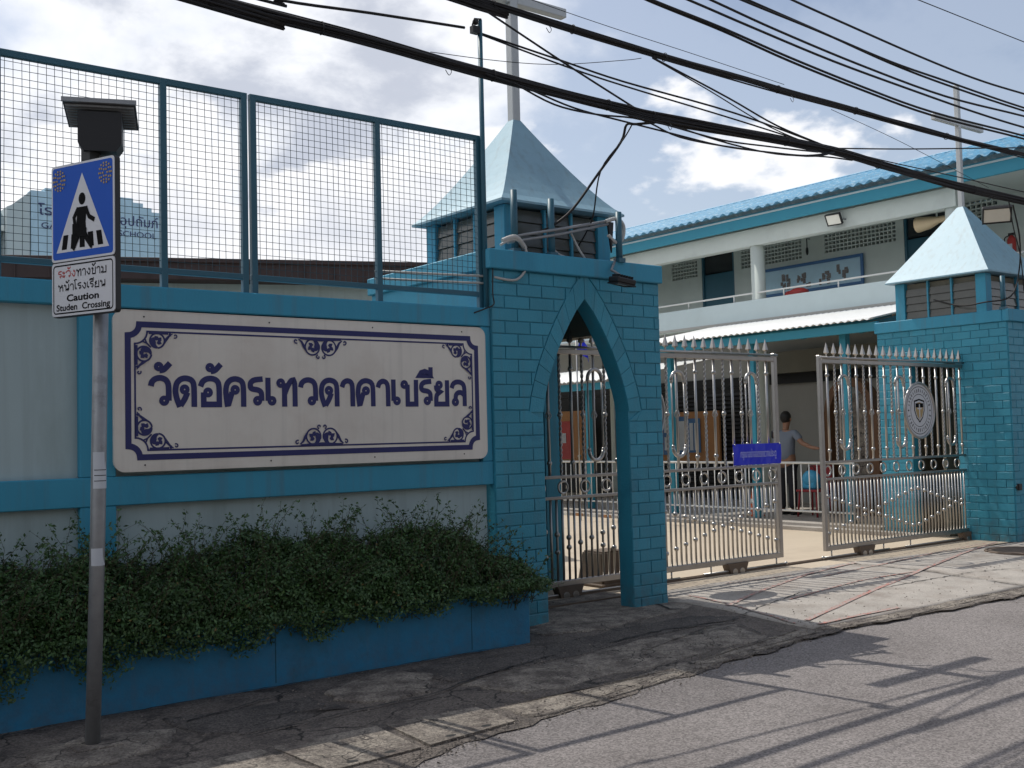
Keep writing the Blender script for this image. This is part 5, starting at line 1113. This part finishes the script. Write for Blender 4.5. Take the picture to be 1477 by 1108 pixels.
# ------------------------------------------------------------ overhead cables
CB = {
    'bundle_low': [(1.646,-0.55,4.544),(2.314,-0.55,4.513),(3.359,-0.55,4.495),(4.421,-0.55,4.448),(5.481,-0.55,4.414),(6.05,-0.55,4.409),(6.394,-0.55,4.397),(7.705,-0.55,4.434),(9.016,-0.55,4.459),(10.008,-0.55,4.417),(11.406,-0.55,4.381),(12.87,-0.55,4.376),(15.18,-0.55,4.368),(18.743,-0.55,4.38)],
    'bundle_up': [(3.524,-0.45,5.073),(4.482,-0.45,5.06),(4.809,-0.45,5.061),(5.436,-0.45,5.042),(6.169,-0.45,5.024),(7.061,-0.45,5.008),(8.273,-0.45,5.0),(9.188,-0.45,4.999),(10.2,-0.45,4.991),(11.627,-0.45,4.985),(13.122,-0.45,5.01),(15.482,-0.45,5.044),(19.121,-0.45,5.103)],
    'loose0': [(4.544,-0.58,4.419),(4.949,-0.58,4.381),(5.451,-0.58,4.307),(6.017,-0.58,4.286),(6.522,-0.58,4.273),(7.269,-0.58,4.257),(7.947,-0.58,4.294),(8.515,-0.58,4.339),(8.973,-0.58,4.432)],
    'loose1': [(4.808,-0.6,4.401),(5.225,-0.6,4.299),(5.679,-0.6,4.293),(6.206,-0.6,4.33),(6.685,-0.6,4.243),(7.439,-0.6,4.25),(8.488,-0.6,4.317),(8.945,-0.6,4.416)],
    'loose2': [(5.82,-0.62,4.335),(6.484,-0.62,4.32),(7.226,-0.62,4.287),(7.899,-0.62,4.325),(8.654,-0.62,4.385)],
    'loose3': [(6.435,-0.5,4.404),(6.831,-0.5,4.365),(7.44,-0.5,4.326),(8.151,-0.5,4.32),(8.93,-0.5,4.4),(9.405,-0.5,4.429)],
    'upper0': [(5.218,-0.65,5.494),(6.334,-0.65,5.399),(7.241,-0.65,5.342),(8.215,-0.65,5.254),(9.407,-0.65,5.174),(10.719,-0.65,5.121),(12.749,-0.65,5.156),(15.199,-0.65,5.174)],
    'upper1': [(5.243,-0.62,5.492),(6.364,-0.62,5.396),(7.275,-0.62,5.332),(8.252,-0.62,5.234),(9.449,-0.62,5.154),(10.766,-0.62,5.098),(12.805,-0.62,5.133),(15.265,-0.62,5.151)],
    'upper2': [(5.579,-0.59,5.631),(6.865,-0.59,5.541),(7.714,-0.59,5.475),(9.024,-0.59,5.386),(10.553,-0.59,5.331),(11.721,-0.59,5.301),(12.878,-0.59,5.296),(15.354,-0.59,5.326)],
    'upper3': [(5.93,-0.56,5.744),(7.202,-0.56,5.628),(8.172,-0.56,5.54),(9.556,-0.56,5.452),(11.178,-0.56,5.4),(12.951,-0.56,5.457),(15.444,-0.56,5.524)],
    'upper4': [(6.298,-0.53,5.837),(7.676,-0.53,5.747),(8.844,-0.53,5.691),(10.126,-0.53,5.617),(11.244,-0.53,5.601),(13.02,-0.53,5.583),(15.524,-0.53,5.622)],
    'upper5': [(6.433,-0.5,5.882),(7.836,-0.5,5.783),(9.025,-0.5,5.703),(10.171,-0.5,5.615),(11.292,-0.5,5.575),(13.076,-0.5,5.561),(15.59,-0.5,5.599)],
    'upper6': [(7.092,-0.47,6.075),(8.528,-0.47,5.962),(9.465,-0.47,5.902),(10.781,-0.47,5.826),(11.974,-0.47,5.785),(13.157,-0.47,5.802),(15.691,-0.47,5.883)],
    'upper7': [(9.301,-0.44,6.514),(10.88,-0.44,6.511),(13.28,-0.44,6.509),(15.831,-0.44,6.521)],
    'clampL': [(2.289,0.0,4.866),(3.084,0.0,4.876),(3.87,-0.0,4.95),(4.769,0.0,5.025)],
    'clampR0': [(4.868,0.0,5.016),(5.703,-0.125,4.893),(6.348,-0.25,4.783),(7.721,-0.375,4.683),(9.087,-0.5,4.495)],
    'clampR1': [(4.868,0.0,5.01),(5.702,-0.125,4.855),(6.347,-0.25,4.745),(7.718,-0.375,4.621),(9.086,-0.5,4.48)],
    'diag0': [(4.535,-0.45,5.038),(5.397,-0.483,4.728),(6.085,-0.517,4.49),(6.317,-0.55,4.397)],
    'diag1': [(6.518,-0.45,4.981),(7.482,-0.483,4.77),(8.167,-0.517,4.595),(8.971,-0.55,4.481)],
    'diag2': [(6.518,-0.45,4.974),(7.194,-0.483,4.8),(8.039,-0.517,4.568),(8.752,-0.55,4.464)],
    'thin0': [(9.041,-0.5,4.503),(10.314,-0.5,4.677),(11.84,-0.5,4.904),(13.441,-0.5,5.143)],
    'thin1': [(4.042,-0.4,5.296),(5.168,-0.41,5.214),(6.037,-0.42,5.167),(7.079,-0.43,5.129),(8.387,-0.44,5.072)],
    'thin2': [(4.224,-0.3,4.62),(4.872,-0.332,4.665),(5.466,-0.365,4.74),(6.214,-0.397,4.912),(6.398,-0.43,4.957)],
    'thin3': [(9.136,-0.45,4.939),(10.327,-0.495,4.758),(12.058,-0.54,4.446)],
    'thin4': [(9.046,-0.53,4.497),(10.043,-0.53,4.487),(11.376,-0.53,4.496),(12.92,-0.53,4.499),(15.243,-0.53,4.523)],
    'drop0': [(6.426,-0.55,4.348),(6.274,-0.464,4.33),(6.239,-0.379,4.338),(6.25,-0.293,4.21),(6.062,-0.207,3.935),(5.799,-0.121,3.578),(5.623,-0.036,3.425),(5.571,0.05,3.393)],
    'drop1': [(6.187,-0.5,4.3),(6.194,-0.38,4.201),(6.026,-0.26,3.929),(6.032,-0.14,3.562),(6.057,-0.02,3.432),(6.056,0.1,3.315)],
    'drop2': [(12.69,-0.5,4.313),(12.965,-0.383,3.976),(13.22,-0.267,3.571),(13.171,-0.15,3.269),(12.763,-0.033,3.143),(12.392,0.083,3.109),(11.965,0.2,3.212)],
    'drop3': [(12.593,-0.5,4.354),(13.129,-0.267,4.1),(13.726,-0.033,3.826),(14.231,0.2,3.422)],

}
CB['drop2'] = [(12.69, -.5, 4.313), (13.4, -.2, 4.02), (14.03, .15, 3.69), (13.87, .2, 3.33), (13.75, .51, 3.277), (13.75, .865, 3.269), (13.78, 1.28, 3.40)]
def cable(name, key, r, label, cat='cable', group=None, parent=None, jit=0.0, off=(0, 0, 0), seed=0, m=m_cable):
    rr = random.Random(seed); P = catmull(CB[key], 5)
    if jit:
        ph = [rr.uniform(0, 6.28) for _ in range(4)]; L0 = 0
        Q = []
        for i, p in enumerate(P):
            x = p.x; Q.append(p+Vector((0, jit*math.sin(x*1.3+ph[0])+jit*.5*math.sin(x*3.1+ph[1])+off[1], jit*math.sin(x*1.1+ph[2])+jit*.5*math.sin(x*2.7+ph[3])+off[2])))
        P = Q
    a = P[0] if parent is None else None
    if parent is None:
        T = thing(name, label, cat, tuple(P[0]), group); 
        mb = MB(); mb.tube([tuple(p-P[0]) for p in P], r, 6); mb.obj('cable_run', m, T); return T
    mb = MB(); mb.tube([tuple(p) for p in P], r, 6); return mb.obj('cable_run', m, parent, tuple(-parent.location))
for key, label, nn, spread in (('bundle_low', 'thick black cable bundle sagging lowest across the street', 24, .034), ('bundle_up', 'black cable bundle crossing the right cross above the thick lower bundle', 15, .026)):
    CB[key] = [(CB[key][0][0]-14, CB[key][0][1], CB[key][0][2]+.9)]+CB[key]
    T = thing('cable_bundle', label, 'cables', CB[key][1], 'overhead cable bundles'); rr = random.Random(nn)
    for k in range(nn):
        a = rr.uniform(0, 6.28); q = spread*math.sqrt(rr.random()); cable('cable_run', key, rr.choice([.0065, .008, .010, .012]), None, parent=T, jit=.006, off=(0, q*math.cos(a)*.6, q*math.sin(a)*1.15), seed=k+nn)
    P = catmull(CB[key][1:], 5)
    for k in range(9, len(P)-4, 7):
        p = P[k]; MB().tube([(p.x+.004*math.cos(a), p.y+(spread+.012)*math.cos(a), p.z+(spread+.012)*math.sin(a)) for a in [6.283*j/12 for j in range(12)]], .004, 4, True).obj('cable_tie', m_cable, T, tuple(-T.location))
    for k in (14, 31):
        p = P[k]; MB().tube(catmull([(p.x, p.y, p.z-.02), (p.x+.03, p.y-.01, p.z-.06), (p.x+.0, p.y-.02, p.z-.10), (p.x-.025, p.y-.01, p.z-.06)], 4), .003, 4).obj('loose_tail', m_cable if k == 14 else m_galv, T, tuple(-T.location))
for i in range(4): cable('utility_cable', 'loose%d' % i, .008, ['longest loose strand drooping under the lower bundle from the left cross', 'loose strand sagging lowest under the thick lower bundle', 'shallow loose strand tucked close under the thick lower bundle', 'loose strand under the lower bundle reaching farthest to the right'][i], group='loose strands under the lower bundle', jit=.004, seed=i)
for i in range(8):
    k = 'upper%d' % i; CB[k] = [(CB[k][0][0]-8, CB[k][0][1], CB[k][0][2]+.6)]+CB[k]
    nm = ['lowest of the high parallel black power lines at top right', 'second lowest of the high parallel power lines, hugging the lowest one', 'third from the bottom among the high parallel black power lines', 'middle one of the seven high parallel black power lines', 'third from the top among the high parallel black power lines', 'second from the top among the high parallel black power lines', 'topmost thick line of the high parallel black power lines', 'single thin wire highest at the top right corner'][i]
    cable('power_line', k, .0125 if i < 7 else .006, nm, 'power line', 'high parallel power lines' if i < 7 else None)
CB['clampL'] = [(-6, .0, 5.2)]+CB['clampL']
cable('utility_cable', 'clampL', .012, 'black cable running from the left to the clamp on the fence corner pole')
cable('utility_cable', 'clampR0', .009, 'upper black cable leaving the pole clamp to the right', group='cables right of the pole clamp'); cable('utility_cable', 'clampR1', .008, 'lower black cable leaving the pole clamp to the right', group='cables right of the pole clamp')
cable('utility_cable', 'diag0', .009, 'black cable slanting down across the left cross from upper to lower bundle')
cable('utility_cable', 'diag1', .009, 'thick cable slanting between both bundles in the middle of the sky', group='slanting cables between the bundles'); cable('utility_cable', 'diag2', .006, 'thin cable slanting beside a thicker one between both bundles', group='slanting cables between the bundles')
for k, l in (('thin0', 'thin level black wire joining the lower bundle and passing the right cross'), ('thin1', 'hair thin wire running just above the upper bundle'), ('thin2', 'hair thin wire sagging behind the left cross'), ('thin3', 'thin wire dropping steeply from the upper bundle towards the tiled roof'), ('thin4', 'thin wire just above the lower bundle near the right edge')):
    cable('utility_cable', k, .0075 if k == 'thin0' else (.006 if k == 'thin4' else .003), l)
cable('drop_cable', 'drop0', .012, 'thick black drop cable falling from the lower bundle to the left tower lantern', 'cable'); cable('drop_cable', 'drop1', .007, 'thin black drop cable hanging beside the thick one at the left tower', 'cable')
cable('drop_cable', 'drop2', .010, 'black drop cable looping along the right tower parapet', 'cable'); cable('drop_cable', 'drop3', .007, 'thin black cable dropping behind the right tower roof edge', 'cable')

# ------------------------------------------------------------ loose grit along the gutter, and unseen shophouses added across the street for bounce light and reflections
gm = MB(); r = random.Random(11)
for k in range(2600):
    x = r.uniform(.2, 13) if r.random() < .5 else r.uniform(2.5, 7.2); e = road_edge(x); y = e+abs(r.gauss(0, .16))*r.choice([1, 1, 1, -.4]) if r.random() < .6 else r.uniform(e, -.55)
    q = r.uniform(.003, .011); a = r.uniform(0, 6.28); z = pz(x, y)+(.010 if y > -1.6 else .004)
    gm.add([(x+q*math.cos(a), y+q*math.sin(a), z), (x+q*math.cos(a+2), y+q*math.sin(a+2), z), (x+q*math.cos(a+4.1), y+q*math.sin(a+4.1), z), (x, y, z+q*.9)], [(0, 1, 3), (1, 2, 3), (2, 0, 3)])
tag(gm.obj('grit', m_conc2), 'loose grit and small stones scattered along the gutter', 'grit', kind='stuff')
m_shopa = mat('far_shop_render', (.42, .40, .37), .85, var=.1); m_shopb = mat('far_shop_grey_render', (.36, .37, .38), .85, var=.1)
for i, (x0, x1, h_, m) in enumerate([(-26, -13, 7.4, m_shopa), (-12.9, 2, 8.2, m_shopb), (2.1, 17, 7.0, m_shopa), (17.1, 34, 8.0, m_shopb)]):
    T = thing('shophouse', ['cream shophouse row at the far left across the street', 'grey shophouse row across the street behind the camera', 'cream shophouse row across the street facing the gates', 'grey shophouse row at the far right across the street'][i], 'building', ((x0+x1)/2, -13.5, 0), 'shophouses across the street'); L_ = -Vector(T.location)
    MB().box(x0, x1, -20, -13.5, -.1, h_).obj('walls', m, T, L_)
    n = int((x1-x0)/3.4)
    for k in range(n):
        xa = x0+.3+k*(x1-x0)/n; MB().box(xa, xa+2.7, -13.5, -13.46, 0, 2.9).obj('shutter', m_steel_dk if k % 3 else m_dark, T, L_); MB().box(xa+.3, xa+2.3, -13.5, -13.46, 4.1, 5.6).obj('window', m_dglass, T, L_)
    MB().add([(x0, -13.45, 3.5), (x1, -13.45, 3.5), (x1, -12.2, 3.1), (x0, -12.2, 3.1), (x0, -13.45, 3.53), (x1, -13.45, 3.53), (x1, -12.2, 3.13), (x0, -12.2, 3.13)], [(3, 2, 1, 0), (4, 5, 6, 7), (2, 3, 7, 6)]).obj('awning', m_galv, T, L_)
